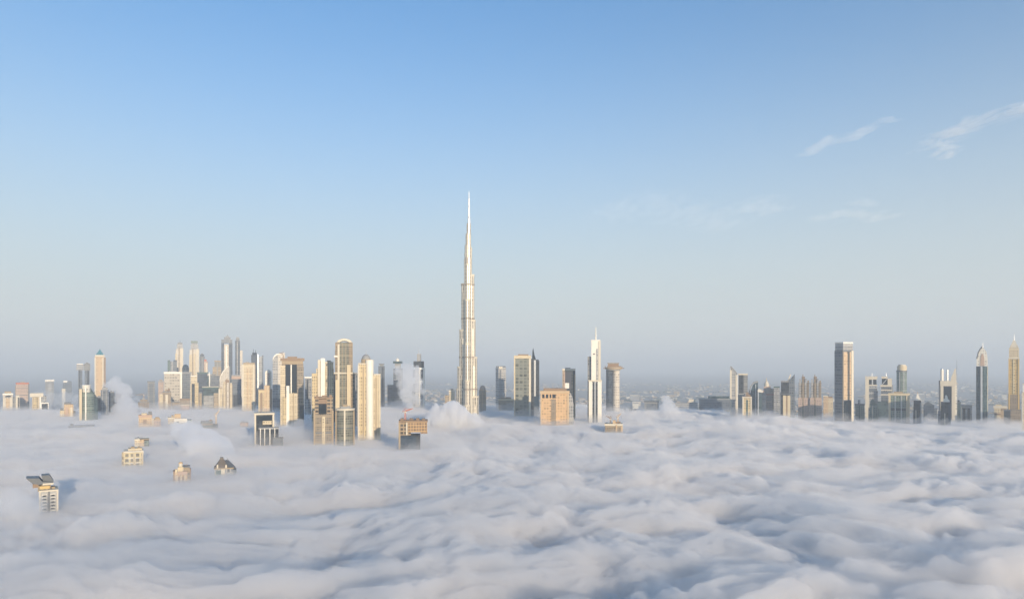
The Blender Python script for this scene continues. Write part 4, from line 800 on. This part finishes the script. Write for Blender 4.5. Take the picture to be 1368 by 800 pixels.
bld('rooftop_building', 'flat dark green brown rooftop under the orange crane', 1660, [
    clutter(269, 283.6, 562.6, 22, 12), P('body', f_brown, b(270, 284, 565, None, 0, 32)), P('roof', dgrey, b(268, 284.4, 562.6, 565.2, -2.6, 33)), P('side_wing', f_dark, b(284, 291, 567, None, 4, 28)), P('band', gglass, b(269.8, 284.2, 568, 570, -0.9, 4)), P('roof_plant', brown, b(280, 283, 560.8, 562.7, 6, 18))], 'rooftop')
bld('rooftop_building', 'small faint pinkish rooftop almost drowned in fog beside the cream slab', 1720, [
    P('body', f_pink, b(320.6, 331.4, 566, None, 0, 26)), P('roof', pink, b(320.2, 331.8, 564.8, 566.2, -1, 27)), P('roof_plant', grey, b(323, 326, 563, 564.9, 5, 16), b(328, 330, 563.6, 564.9, 5, 16))], 'rooftop')
bld('rooftop_building', 'long dark roof edge almost level with the fog below the green glass tower', 1740, [
    P('body', f_dark, b(92, 126, 569.4, None, 0, 20)), P('roof', dgrey, b(91.4, 126.6, 568, 569.6, -1, 21)), P('roof_plant', dgrey, b(93.6, 98, 566, 568.1, 5, 15))], 'rooftop')
bld('rooftop_building', 'small cream rooftop with an orange side, behind the cream gridded block', 1290, [
    clutter(181, 198, 586.4, 23, 9), P('body', f_cream, b(180, 186.4, 588, None, 0, 26)), P('side_wing', f_orange, b(186.4, 192.6, 587.4, None, 1, 26)), P('end_wing', f_green, b(192.6, 199, 589, None, 3, 26)), P('roof', pale, b(179.6, 187, 586, 588.2, -1.2, 27)), P('parapet', tan_, b(187, 199.4, 586.6, 587.6, 2, 27)), P('roof_plant', grey, b(183, 186, 584.4, 586.1, 6, 16))], 'rooftop')
bld('apartment_block', 'cream gridded block with a rounded left corner, rising alone from the fog', 1030, [
    clutter(171.4, 189, 599.4, 24, 12, 6, 22), P('body', facade('balcony_grid', (0.60, 0.50, 0.28), (0.12, 0.10, 0.06), 7, 7.5, 0.62, 0.62, ledge=0), b(166, 191, 604, None, 0, 30)), P('corner_tower', f_cream2, cyl(162.6, 170, 603.6, None, 5)), P('roof', pale, b(165, 191.8, 602, 604.2, -1.8, 31)), P('penthouse', cream, b(171, 190, 599.4, 602.1, 5, 25)), P('corner_column', cream, b(189.4, 191.6, 604.2, None, -1.6, 6)), P('mid_column', cream, b(178, 180, 604.2, None, -1.4, 4)), P('roof_plant', tan_, b(175, 180, 597.6, 599.5, 9, 19), b(184, 187, 598, 599.5, 8, 18)), P('balcony', white, b(170.6, 177.8, 611.4, 612.2, -2.6, 1)), P('balcony', white, b(180.4, 189, 611.4, 612.2, -2.6, 1)), P('balcony', white, b(170.6, 177.8, 617.6, 618.4, -2.6, 1)), P('balcony', white, b(180.4, 189, 617.6, 618.4, -2.6, 1))], 'block')
bld('ornate_building', 'ornate golden rooftop with stepped turrets and balconies, standing in fog', 910, [
    clutter(246, 253, 623.4, 25, 8, 3, 18), P('body', f_orange, b(233.6, 250, 631, None, 0, 20)), P('penthouse', cream, b(237.4, 245, 624, 631.2, 3, 16)), P('turret', pale, cyl(238.6, 244, 619.6, 624.2, 8, 14)), P('turret_roof', orange, dome(238.2, 244.4, 617.4, 619.8, 8.4)), P('side_wing', f_brown, b(245.4, 253.4, 624.6, None, 2, 20)), P('side_wing', brown, b(231.4, 236, 629, None, 2, 18)), P('corner_turret', cream, b(234, 237, 626.4, 631.2, 1, 6)), P('balcony', pink, b(237.6, 250.4, 629.6, 634, -2.4, 2)), P('column', pale, b(236, 237.2, 634.4, None, -1.8, 2)), P('column', pale, b(241.4, 242.6, 634.4, None, -1.8, 2)), P('column', pale, b(246.4, 247.6, 634.4, None, -1.8, 2)), P('window_recess', brown, b(237.8, 240.8, 636, None, -0.7, 2)), P('window_recess', brown, b(243.2, 246, 636, None, -0.7, 2)), P('side_roof', dgrey, b(245, 253.8, 623.4, 624.8, 1.4, 20.6)), P('end_turret', brown, b(252, 255, 627, None, 3, 14))], 'building')
bld('hip_roofed_building', 'rooftop with a dark grey brown hipped roof and pale left wall, ringed by fog', 960, [
    clutter(305, 315.6, 628, 27, 6, 3, 22), P('body', f_lgrey, b(287, 311.6, 625, None, 0, 26)), P('roof', slate, tap(286.4, 306, 614.6, 625.2, 293.6, 299, -1, 26)), P('side_roof', dgrey, tap(298, 314.4, 616, 626.4, 301, 305, 2, 27)), P('dormer', pale, b(289.6, 291.6, 620, 624.8, -1.6, 6)), P('dormer', pale, b(301, 303, 620.6, 625, -1.4, 6)), P('chimney', grey, b(303.6, 304.6, 613.6, 619, 12, 15)), P('cornice', tan_, b(286, 312.6, 624.6, 625.8, -2, 27.4)), P('ridge_block', slate, b(293.8, 298.4, 611.8, 616, 9, 16)), P('window_bay', gglass, b(288.6, 295, 628, None, -0.8, 3)), P('front_wall', pale, b(295.4, 300.6, 626, None, -1.2, 4)), P('side_wing', f_bgrey, b(311.6, 316, 628, None, 3, 24))], 'building')  # front_wall paler than the body, its sunlit look put into the colour
bld('winged_tower', 'nearest tower at the lower left with two dark slanted roof wings', 720, [
    clutter(53, 77, 654.8, 26, 12, 2, 20), P('body', f_lgrey, b(52.6, 77.6, 656.6, None, 0, 24)), P('roof_wing', dgrey, prof([(35, 637.6), (52, 638.6), (56.4, 643.4), (71, 645.4), (71, 646.8), (52.4, 647.2), (44, 645.6)], 2, 22)), P('roof_wing', dgrey, prof([(55.2, 636.4), (66, 636.2), (72, 645.6), (58, 644.6)], 8, 24)), P('penthouse', f_brown, b(50.4, 68, 648, 656.8, 3, 20)), P('terrace', goldm, b(53, 66.6, 649.6, 653.4, 1.4, 6)), P('terrace_slab', pale, b(57, 71.6, 645.8, 648, 0.6, 20)), P('under_wing', brown, b(43.6, 51, 646.4, 651.4, 4, 18)), P('parapet', pale, b(52, 78.2, 654.8, 656.8, -1, 25)), P('centre_pier', dgrey, b(64.4, 66.4, 656.9, None, -1.2, 3)),
    P('corner_pier', pale, b(52, 54.4, 656.9, None, -0.8, 4)), P('corner_pier', pale, b(75.8, 78.2, 656.9, None, -0.8, 4)),
    *[P('balcony', white, b(x, x + 7.2, y, y + 1.0, -1.9, 1)) for y in (660, 664.4, 668.8, 673.2, 677.6, 682) for x in (55.6, 67.2)],
    *[P('window', dglass, b(x, x + 4.4, y + 1.2, y + 3.4, -0.3, 1)) for y in (660, 664.4, 668.8, 673.2, 677.6) for x in (57, 68.6)], P('roof_plant', tan_, b(68.6, 74, 652.4, 654.9, 6, 18))])

# ---------------------------------------------------------------- tower cranes (things of their own, standing on roofs)
def crane(label, D, x, ybase, ytop, jl, jr, mat=rustm, sag=0.0, depth=14.0):
    fr = Frame(D, x)
    root = bpy.data.objects.new('tower_crane', None); COL.objects.link(root)
    root.location = (((x - CX) * fr.s) - 0 * depth, D, fr.Z(ybase)); root.rotation_euler = (0, 0, -fr.phi)
    root['label'], root['category'], root['group'] = label, 'crane', 'tower cranes on rooftops'
    zb = fr.Z(ybase); H = fr.Z(ytop) - zb
    hw = 1.1
    def bars(segs, r):
        V, Fc, UV = [], [], []
        for a, c in segs:
            a, c = np.array(a, float), np.array(c, float); d = c - a; L_ = np.linalg.norm(d); d /= L_
            up = np.array([0, 0, 1.0]) if abs(d[2]) < 0.9 else np.array([1.0, 0, 0])
            s_ = np.cross(d, up); s_ /= np.linalg.norm(s_); t_ = np.cross(s_, d); o = len(V)
            for p in (a, c):
                for i, j in ((-1, -1), (1, -1), (1, 1), (-1, 1)): V.append(tuple(p + r * (i * s_ + j * t_)))
            Fc += [tuple(o + k for k in f) for f in BOXF]; UV += [(0, 0)] * 24
        return V, Fc, UV
    n = max(3, int(H / 4)); dz = H / n
    seg = []
    for sx, sy in ((-1, -1), (1, -1), (1, 1), (-1, 1)): seg.append(((sx * hw, depth + sy * hw, 0), (sx * hw, depth + sy * hw, H)))
    for k in range(n):
        s_ = 1 if k % 2 else -1
        seg += [((-s_ * hw, depth - hw, k * dz), (s_ * hw, depth - hw, (k + 1) * dz)), ((hw, depth - s_ * hw, k * dz), (hw, depth + s_ * hw, (k + 1) * dz))]
    part('mast', *bars(seg, 0.45), mat, root)
    xl, xrr = fr.X(jl), fr.X(jr)
    long_, short_ = (xl, xrr) if abs(xl) > abs(xrr) else (xrr, xl)
    zt = H + sag * abs(long_)
    part('jib', *bars([((0, depth - 0.8, H), (long_, depth, zt)), ((0, depth + 0.8, H), (long_, depth, zt)), ((0, depth, H + 1.6), (long_, depth, zt + 0.3))] + [((long_ * k / 8, depth - 0.7, H + (zt - H) * k / 8), (long_ * (k + 0.5) / 8, depth, H + 1.3 + (zt - H) * (k + 0.5) / 8)) for k in range(7)], 0.45), mat, root)
    part('counter_jib', *bars([((0, depth - 0.8, H), (short_, depth - 0.8, H)), ((0, depth + 0.8, H), (short_, depth + 0.8, H))], 0.35), mat, root)
    part('counterweight', box_verts(min(short_, short_ * 0.8), max(short_, short_ * 0.8), depth - 1.2, depth + 1.2, H - 2.4, H - 0.2), BOXF, [(0, 0)] * 24, grey, root)
    part('cab', box_verts(-1.5, 1.5, depth - 3.2, depth - 1.3, H - 2.6, H - 0.1), BOXF, [(0, 0)] * 24, pale, root)
    part('tie_bar', *bars([((0, depth, H + 6), (long_ * 0.6, depth, H + (zt - H) * 0.6 + 1)), ((0, depth, H + 6), (short_, depth, H)), ((0, depth, H), (0, depth, H + 6))], 0.25), mat, root)
crane('red crane mast standing on the orange scaffolded tower', 1275, 541.4, 561.4, 550, 552, 537.6, rustm, 0.35)
crane('orange crane at the right end of the flat dark green brown rooftop', 1660, 288.6, 567, 555, 293.4, 285.6, orange, 1.6)
crane('dark crane with a long level jib over the unfinished rooftop in the left mist', 2420, 192, 533.6, 527.4, 181.6, 197, brown, 0.0)
crane('brown crane left of the roof core on the small cream rimmed rooftop', 1590, 815.6, 565.8, 559.4, 809.6, 818, brown, 0.5)
crane('orange crane right of the roof core on the small cream rimmed rooftop', 1590, 825.6, 563.6, 557.4, 829.8, 823, orange, 1.2)
crane('thin brown crane on top of the brown corniced sunlit tower', 1800, 378.6, 478.4, 472.6, 372.6, 381, brown, 0.15, 20)

# ---------------------------------------------------------------- the tallest tower
def tall_tower():
    D, cx = 2058.0, 624.6
    fr = Frame(D, cx)
    k = fr.s
    Zp = fr.Z
    root = bpy.data.objects.new('supertall_tower', None); COL.objects.link(root)
    root.location = ((cx - CX) * k, D + 20, 0); root.rotation_euler = (0, 0, -fr.phi)
    root['label'], root['category'] = 'supertall silvery tower of stepped wings tapering to a needle spire', 'tower'
    band_mat = plain('mechanical_louvre', (0.24, 0.195, 0.145), 0.5)
    def wing_outline(ang, r0, r1, hw, n=9):
        """rounded nosed bar from r0 to r1 along ang"""
        c, s_ = cos(ang), sin(ang)
        pts = [(r0, -hw)] + [(r1 - hw + hw * cos(t), hw * sin(t)) for t in np.linspace(-pi / 2, pi / 2, n)] + [(r0, hw)]
        return [(x * c - y * s_, x * s_ + y * c) for x, y in pts]
    def prism(name, ring, z0, z1, mat, par):
        V, Fc, UV = [], [], []
        ring_prism(V, Fc, UV, ring, ring, z0, z1)
        return part(name, V, Fc, UV, mat, par)
    wings = [(-96, [(541, 15.2), (508, 13.2), (459, 11.4), (400, 8.8), (352, 5.6)]), (24, [(530, 15.4), (477, 13.4), (427, 11.0), (366, 9.2), (330, 5.8)]), (146, [(520, 18.6), (490, 16.8), (440, 13.6), (378, 10.2), (338, 5.4)])]
    for a, tiers in wings:
        w_ = None
        for t, (yt, r) in enumerate(reversed(tiers)):
            hw = (3.1 + 0.32 * t) * k
            ring = wing_outline(radians(a), 0.5 * k + 0.02 * t, r * k, hw)
            if w_ is None: w_ = prism('wing', ring, 0, Zp(yt), f_steel, root); par = w_
            else: prism('setback_tier', ring, 0, Zp(yt), f_steel, w_)
            prism('tier_cap', wing_outline(radians(a), 1.2 * k + 0.02 * t, r * k + 0.5, hw + 0.5), Zp(yt) - 3.2, Zp(yt) + 1.4, pale, w_)
            # side bundles beside the nose
            if t >= 1:
                for sg in (-1, 1):
                    ring2 = wing_outline(radians(a + sg * 15), 0.8 * k, r * k * 0.80, 2.3 * k)
                    prism('side_bundle', ring2, 0, Zp(yt) - 26, f_steel, w_)
        for yb in (379, 425, 477, 520):
            rr = max([r for yt, r in tiers if yt < yb] or [0])
            if rr > 0: prism('mechanical_band', wing_outline(radians(a), 1.0 * k, rr * k + 0.9, (3.1 + 0.32 * len(tiers)) * k * 0.93), Zp(yb) - 2.0, Zp(yb) + 2.0, band_mat, w_)
    def hexr(r, off=0.0, n=12): return [(r * k * cos(2 * pi * i / n + off), r * k * sin(2 * pi * i / n + off)) for i in range(n)]
    prism('core', hexr(5.4), 0, Zp(344), f_steel, root)
    prism('core_tier', hexr(4.5), Zp(344) - 2, Zp(326), f_steel, root)
    prism('core_tier', [(x + 0.4 * k, y) for x, y in hexr(3.7)], Zp(326) - 2, Zp(311), f_steel, root)
    prism('core_tier', [(x + 0.9 * k, y) for x, y in hexr(2.8)], Zp(311) - 2, Zp(297), f_steel, root)
    prism('louvre', [(x - 1.6 * k, y - 3.1 * k) for x, y in hexr(1.9)], Zp(357), Zp(343), band_mat, root)
    V, Fc, UV = [], [], []
    lathe(V, Fc, UV, 1.35 * k, 0, [(1.9 * k, Zp(297) - 2), (1.8 * k, Zp(290)), (1.25 * k, Zp(288)), (1.15 * k, Zp(275)), (0.8 * k, Zp(273)), (0.7 * k, Zp(263)), (0.4 * k, Zp(262)), (0.25 * k, Zp(253))], 12)
    part('spire', V, Fc, UV, steel, root)
tall_tower()
# ---------------------------------------------------------------- ground and far-off town
gm = plain('desert_ground', (0.34, 0.30, 0.25), 0.95, var=0.25)
gm.node_tree.nodes['Noise Texture'].inputs['Scale'].default_value = 0.004
g = new_obj('ground', [(-60500, -7800, 0), (60500, -7800, 0), (60500, 120500, 0), (-60500, 120500, 0)], [(0, 1, 2, 3)], gm)
g['kind'] = 'structure'; g['label'] = 'flat sandy ground under the city'
def town():
    rs = np.random.RandomState(5)
    V, Fc, MI = [], [], []
    for i in range(5200):
        D = 4300 * (12500 / 4300) ** rs.rand()
        px = rs.uniform(470, 1420)
        if PN[2](px / 90.0, D / 900.0) < -0.12: continue
        x = (px - CX) * D / F_PX
        w_, d_, h_ = rs.uniform(10, 44), rs.uniform(10, 40), rs.choice([4, 6, 8, 10, 14, 22], p=[.2, .28, .24, .16, .09, .03])
        m = rs.choice([0, 1, 2, 3, 4], p=[.34, .2, .16, .2, .1])
        if m == 3: h_ = rs.uniform(4, 9); w_ *= 1.8; d_ *= 1.4
        a = rs.uniform(0, pi / 2); ca, sa = cos(a), sin(a); o = len(V)
        for z in (0.0, h_):
            for ex, ey in ((-1, -1), (1, -1), (1, 1), (-1, 1)):
                V.append((x + (ex * w_ * ca - ey * d_ * sa) / 2, D + (ex * w_ * sa + ey * d_ * ca) / 2, z))
        Fc += [tuple(o + q for q in f) for f in BOXF[1:]]; MI += [m] * 5
    o = new_obj('distant_town', V, Fc, [plain('far_render', (0.40, 0.35, 0.27)), plain('far_white', (0.52, 0.49, 0.42)), tan_, plain('far_palms', (0.06, 0.075, 0.045), 0.9), plain('far_pink', (0.36, 0.27, 0.21))])
    o.data.polygons.foreach_set('material_index', np.array(MI, dtype=np.int32))
    o['kind'] = 'stuff'; o['label'] = 'low town spreading far behind the fog, faded by haze'
town()
# larger blocks one can still tell apart out there
rs = np.random.RandomState(11)
for i in range(34):
    D = rs.uniform(3600, 6500); px = rs.uniform(835, 1345); h_px = rs.uniform(1.5, 4.5); w_px = rs.uniform(5, 13)
    if px < 975: D += 1200
    y0 = HZ + CAM_Z * F_PX / D
    hh = rs.uniform(18, 48)
    yt = HZ + (CAM_Z - hh) * F_PX / D
    bld('far_block', 'low pale block in the hazy far-off town beyond the fog', D, [
        P('body', [f_pale, f_lgrey, f_tan, f_white][i % 4], b(px, px + w_px, yt, None, 0, 30)), P('roof', [white, pale, grey][i % 3], b(px - 0.2, px + w_px + 0.2, yt - 0.5, yt + 0.2, -2, 32))], 'block', group='low blocks of the far-off town')

# ---------------------------------------------------------------- steam
def plume(label, blobs, density, seed, rough=0.30):
    """blobs = [(px, py, D, radius m)]: a lumpy closed body of thin steam"""
    mb = bpy.data.metaballs.new('steam'); mb.resolution = 5.0; mb.render_resolution = 5.0; mb.threshold = 0.35
    mo = bpy.data.objects.new('steam', mb); COL.objects.link(mo)
    rs_ = np.random.RandomState(seed)
    for px, py, D, r in blobs:
        c = np.array([(px - CX) * D / F_PX, D, CAM_Z - (py - HZ) * D / F_PX])
        for q in range(5):
            o = rs_.normal(size=3); o /= np.linalg.norm(o)
            e = mb.elements.new(); e.co = tuple(c + o * r * (0.0 if q == 0 else 0.62)); e.radius = r * (1.15 if q == 0 else rs_.uniform(0.5, 0.8))
    bpy.context.view_layer.update()
    dg = bpy.context.evaluated_depsgraph_get()
    me = bpy.data.meshes.new_from_object(mo.evaluated_get(dg))
    bpy.data.objects.remove(mo); bpy.data.metaballs.remove(mb)
    n = len(me.vertices)
    co_ = np.empty(n * 3, dtype=np.float32); me.vertices.foreach_get('co', co_); co_ = co_.reshape(-1, 3)
    no_ = np.empty(n * 3, dtype=np.float32); me.vertices.foreach_get('normal', no_); no_ = no_.reshape(-1, 3)
    ph = seed * 3.1
    def n3(s): return (PN[1](co_[:, 0] / s + ph, co_[:, 2] / s) + PN[2](co_[:, 2] / s + ph, co_[:, 1] / s) + PN[3](co_[:, 1] / s, co_[:, 0] / s + ph)) / 3
    rm = np.mean([q[3] for q in blobs])
    dsp = rm * rough * (1.5 * np.abs(n3(rm * 0.9)) * 2 + 0.9 * np.abs(n3(rm * 0.42)) * 2 + 0.4 * n3(rm * 0.2) - 0.45)
    co_ = co_ + no_ * dsp[:, None]
    me.vertices.foreach_set('co', co_.astype(np.float32).ravel())
    me.update()
    me.materials.clear(); me.materials.append(volume_mat('steam', density, (0.97, 0.97, 0.975)))
    o = bpy.data.objects.new('steam_plume', me); COL.objects.link(o)
    o['kind'] = 'stuff'; o['label'] = label
plume('thin torn steam rising before the veiled antenna towers', [(547, 541, 2300, 18), (548, 531, 2300, 22), (544, 521, 2300, 26), (548, 511, 2300, 30), (541, 503, 2300, 26), (552, 500, 2300, 28), (553, 515, 2300, 24), (546, 491, 2300, 20), (532, 497, 2300, 18), (560, 520, 2300, 18), (538, 513, 2300, 18), (556, 508, 2300, 26), (543, 528, 2300, 24), (552, 534, 2300, 20), (536, 500, 2300, 18)], 0.030, 3, 0.5)
plume('pale steam curling over the blue grey towers beside the green glass tower', [(142, 520, 2270, 13), (148, 515, 2270, 17), (155, 513, 2270, 22), (161, 520, 2260, 26), (165, 530, 2240, 28), (165, 541, 2200, 30), (171, 549, 2160, 30), (160, 549, 2140, 22), (150, 511, 2270, 13), (175, 545, 2200, 22)], 0.040, 5, 0.46)
plume('bright rounded heap of steam at the left foot of the tallest tower', [(600, 569, 1790, 42), (606, 556, 1790, 42), (617, 564, 1790, 40), (588, 556, 1790, 27), (581, 549, 1790, 15), (588, 564, 1790, 34), (629, 571, 1790, 35), (602, 545, 1790, 23), (578, 568, 1790, 28), (611, 543, 1790, 14), (583, 543, 1790, 9), (637, 568, 1790, 18)], 0.11, 7, 0.25)
plume('broad bright tongue of steam rolling behind the hip roofed building', [(238, 576, 1250, 14), (246, 580, 1240, 20), (256, 584, 1220, 26), (268, 590, 1200, 30), (278, 596, 1180, 30), (288, 601, 1160, 27), (297, 606, 1140, 21), (270, 605, 1150, 30), (304, 611, 1120, 14), (255, 598, 1180, 24), (262, 579, 1230, 14), (283, 590, 1180, 16)], 0.09, 9, 0.28)
plume('low bank of thin mist swallowing the two faint blocks at the left', [(20, 540, 3900, 60), (48, 536, 4000, 60), (66, 534, 4000, 60), (90, 534, 3900, 60), (112, 537, 3800, 55), (140, 540, 3700, 60), (180, 540, 3600, 50), (-20, 542, 3900, 70)], 0.007, 19, 0.3)
plume('small pale puff of steam before the hazy low town', [(893, 556, 2200, 28), (891, 547, 2200, 26), (892, 538, 2200, 21), (899, 550, 2200, 22), (886, 558, 2200, 24), (903, 559, 2200, 20), (889, 532, 2200, 12), (896, 541, 2200, 15)], 0.05, 13, 0.28)
plume('low heap of fog at the left of the nearest tower', [(20, 672, 700, 16), (32, 676, 690, 16), (8, 678, 700, 16), (42, 680, 685, 14), (26, 664, 715, 11)], 0.03, 15, 0.36)
plume('soft fog heap between the framed block and the brown unfinished tower', [(392, 578, 1480, 26), (403, 574, 1480, 28), (412, 580, 1470, 24), (384, 584, 1480, 22)], 0.022, 17, 0.36)

# ---------------------------------------------------------------- high thin cloud, outside the haze
def wisp(label, strokes, alt, dens, thick, seed, res=14.0):
    rs_ = np.random.RandomState(seed)
    P3 = []
    for pts, wd in strokes:
        q = []
        for px, py in pts:
            D = (alt - CAM_Z) * F_PX / (HZ - py)
            q.append(((px - CX) * D / F_PX, D))
        P3.append((np.array(q), wd))
    allp = np.concatenate([q for q, _ in P3]); mw = max(wd for _, wd in P3) * 2.2
    xs = np.arange(allp[:, 0].min() - mw, allp[:, 0].max() + mw, res); ys = np.arange(allp[:, 1].min() - mw, allp[:, 1].max() + mw, res * 1.6)
    Xg, Yg = np.meshgrid(xs, ys, indexing='ij')
    wx = Xg + 70 * fbm(Xg / 260 + seed, Yg / 420, 3, 3); wy = Yg + 160 * fbm(Xg / 300, Yg / 500 + seed, 5, 3)
    T = np.zeros_like(Xg)
    for q, wd in P3:
        dm = np.full_like(Xg, 1e9)
        for a, c in zip(q[:-1], q[1:]):
            ab = c - a; t = np.clip(((wx - a[0]) * ab[0] + (wy - a[1]) * ab[1]) / (ab @ ab), 0, 1)
            dm = np.minimum(dm, np.hypot(wx - a[0] - t * ab[0], (wy - a[1] - t * ab[1]) * 0.6))
        T = np.maximum(T, np.exp(-(dm / wd) ** 2))
    nzv = 0.62 + 0.75 * (fbm(wx / 150 + seed, wy / 330, 1, 5) + 0.5 * fbm((wx + 0.6 * wy) / 55, wy / 420 + seed, 6, 4))
    T = thick * np.clip(T * np.clip(nzv, 0, 2) - 0.07, 0, None)
    nx, ny = T.shape
    on = T > 0.02
    cell = on[:-1, :-1] | on[1:, :-1] | on[:-1, 1:] | on[1:, 1:]
    T = np.where(on, T, 0.0)
    idx = np.arange(nx * ny).reshape(nx, ny)
    ii, jj = np.nonzero(cell)
    top = np.stack([idx[ii, jj], idx[ii + 1, jj], idx[ii + 1, jj + 1], idx[ii, jj + 1]], -1)
    # a 2 cm floor keeps top and bottom apart where the cloud thins to nothing
    V = np.concatenate([np.stack([Xg, Yg, alt + T / 2 + 0.01], -1).reshape(-1, 3), np.stack([Xg, Yg, alt - T / 2 - 0.01], -1).reshape(-1, 3)])
    N = nx * ny
    quads = [top, top[:, ::-1] + N]
    cp = np.zeros((nx + 1, ny + 1), bool); cp[1:nx, 1:ny] = cell
    for di, dj, a, c in ((-1, 0, (0, 0), (0, 1)), (1, 0, (1, 1), (1, 0)), (0, -1, (1, 0), (0, 0)), (0, 1, (0, 1), (1, 1))):
        e = cell & ~cp[1 + di:nx + di, 1 + dj:ny + dj]
        i2, j2 = np.nonzero(e)
        A, C_ = idx[i2 + a[0], j2 + a[1]], idx[i2 + c[0], j2 + c[1]]
        quads.append(np.stack([A, C_, C_ + N, A + N], -1))
    Q = np.concatenate(quads)
    used, inv = np.unique(Q, return_inverse=True)
    o = grid_mesh('cirrus_cloud', V[used], inv.reshape(-1, 4), volume_mat('cirrus', dens, (0.99, 0.99, 0.99), -0.35))
    o['kind'] = 'stuff'; o['label'] = label
wisp('slanting white cirrus streak near the upper right edge of the sky', [([(1250, 190), (1275, 178), (1310, 162), (1345, 150), (1400, 143)], 150), ([(1256, 184), (1268, 206)], 90)], 2600, 0.0030, 60, 1)
wisp('thin broken cirrus streak left of the brighter one', [([(1088, 200), (1105, 190), (1130, 184)], 110), ([(1150, 178), (1188, 160)], 70)], 2600, 0.0017, 55, 2)
wisp('faint round smear of cloud low over the right group', [([(990, 280), (1012, 272), (1035, 280)], 230)], 2600, 0.0006, 70, 3, 22)
wisp('faint flat smear of cloud over the tallest right hand tower', [([(1100, 290), (1130, 284), (1175, 292)], 180), ([(1140, 270), (1165, 272)], 90)], 2600, 0.0006, 70, 4, 22)
wisp('wide faint veil of cloud right of the tallest tower', [([(830, 282), (870, 272), (910, 285), (960, 300)], 420)], 2600, 0.00028, 80, 5, 26)
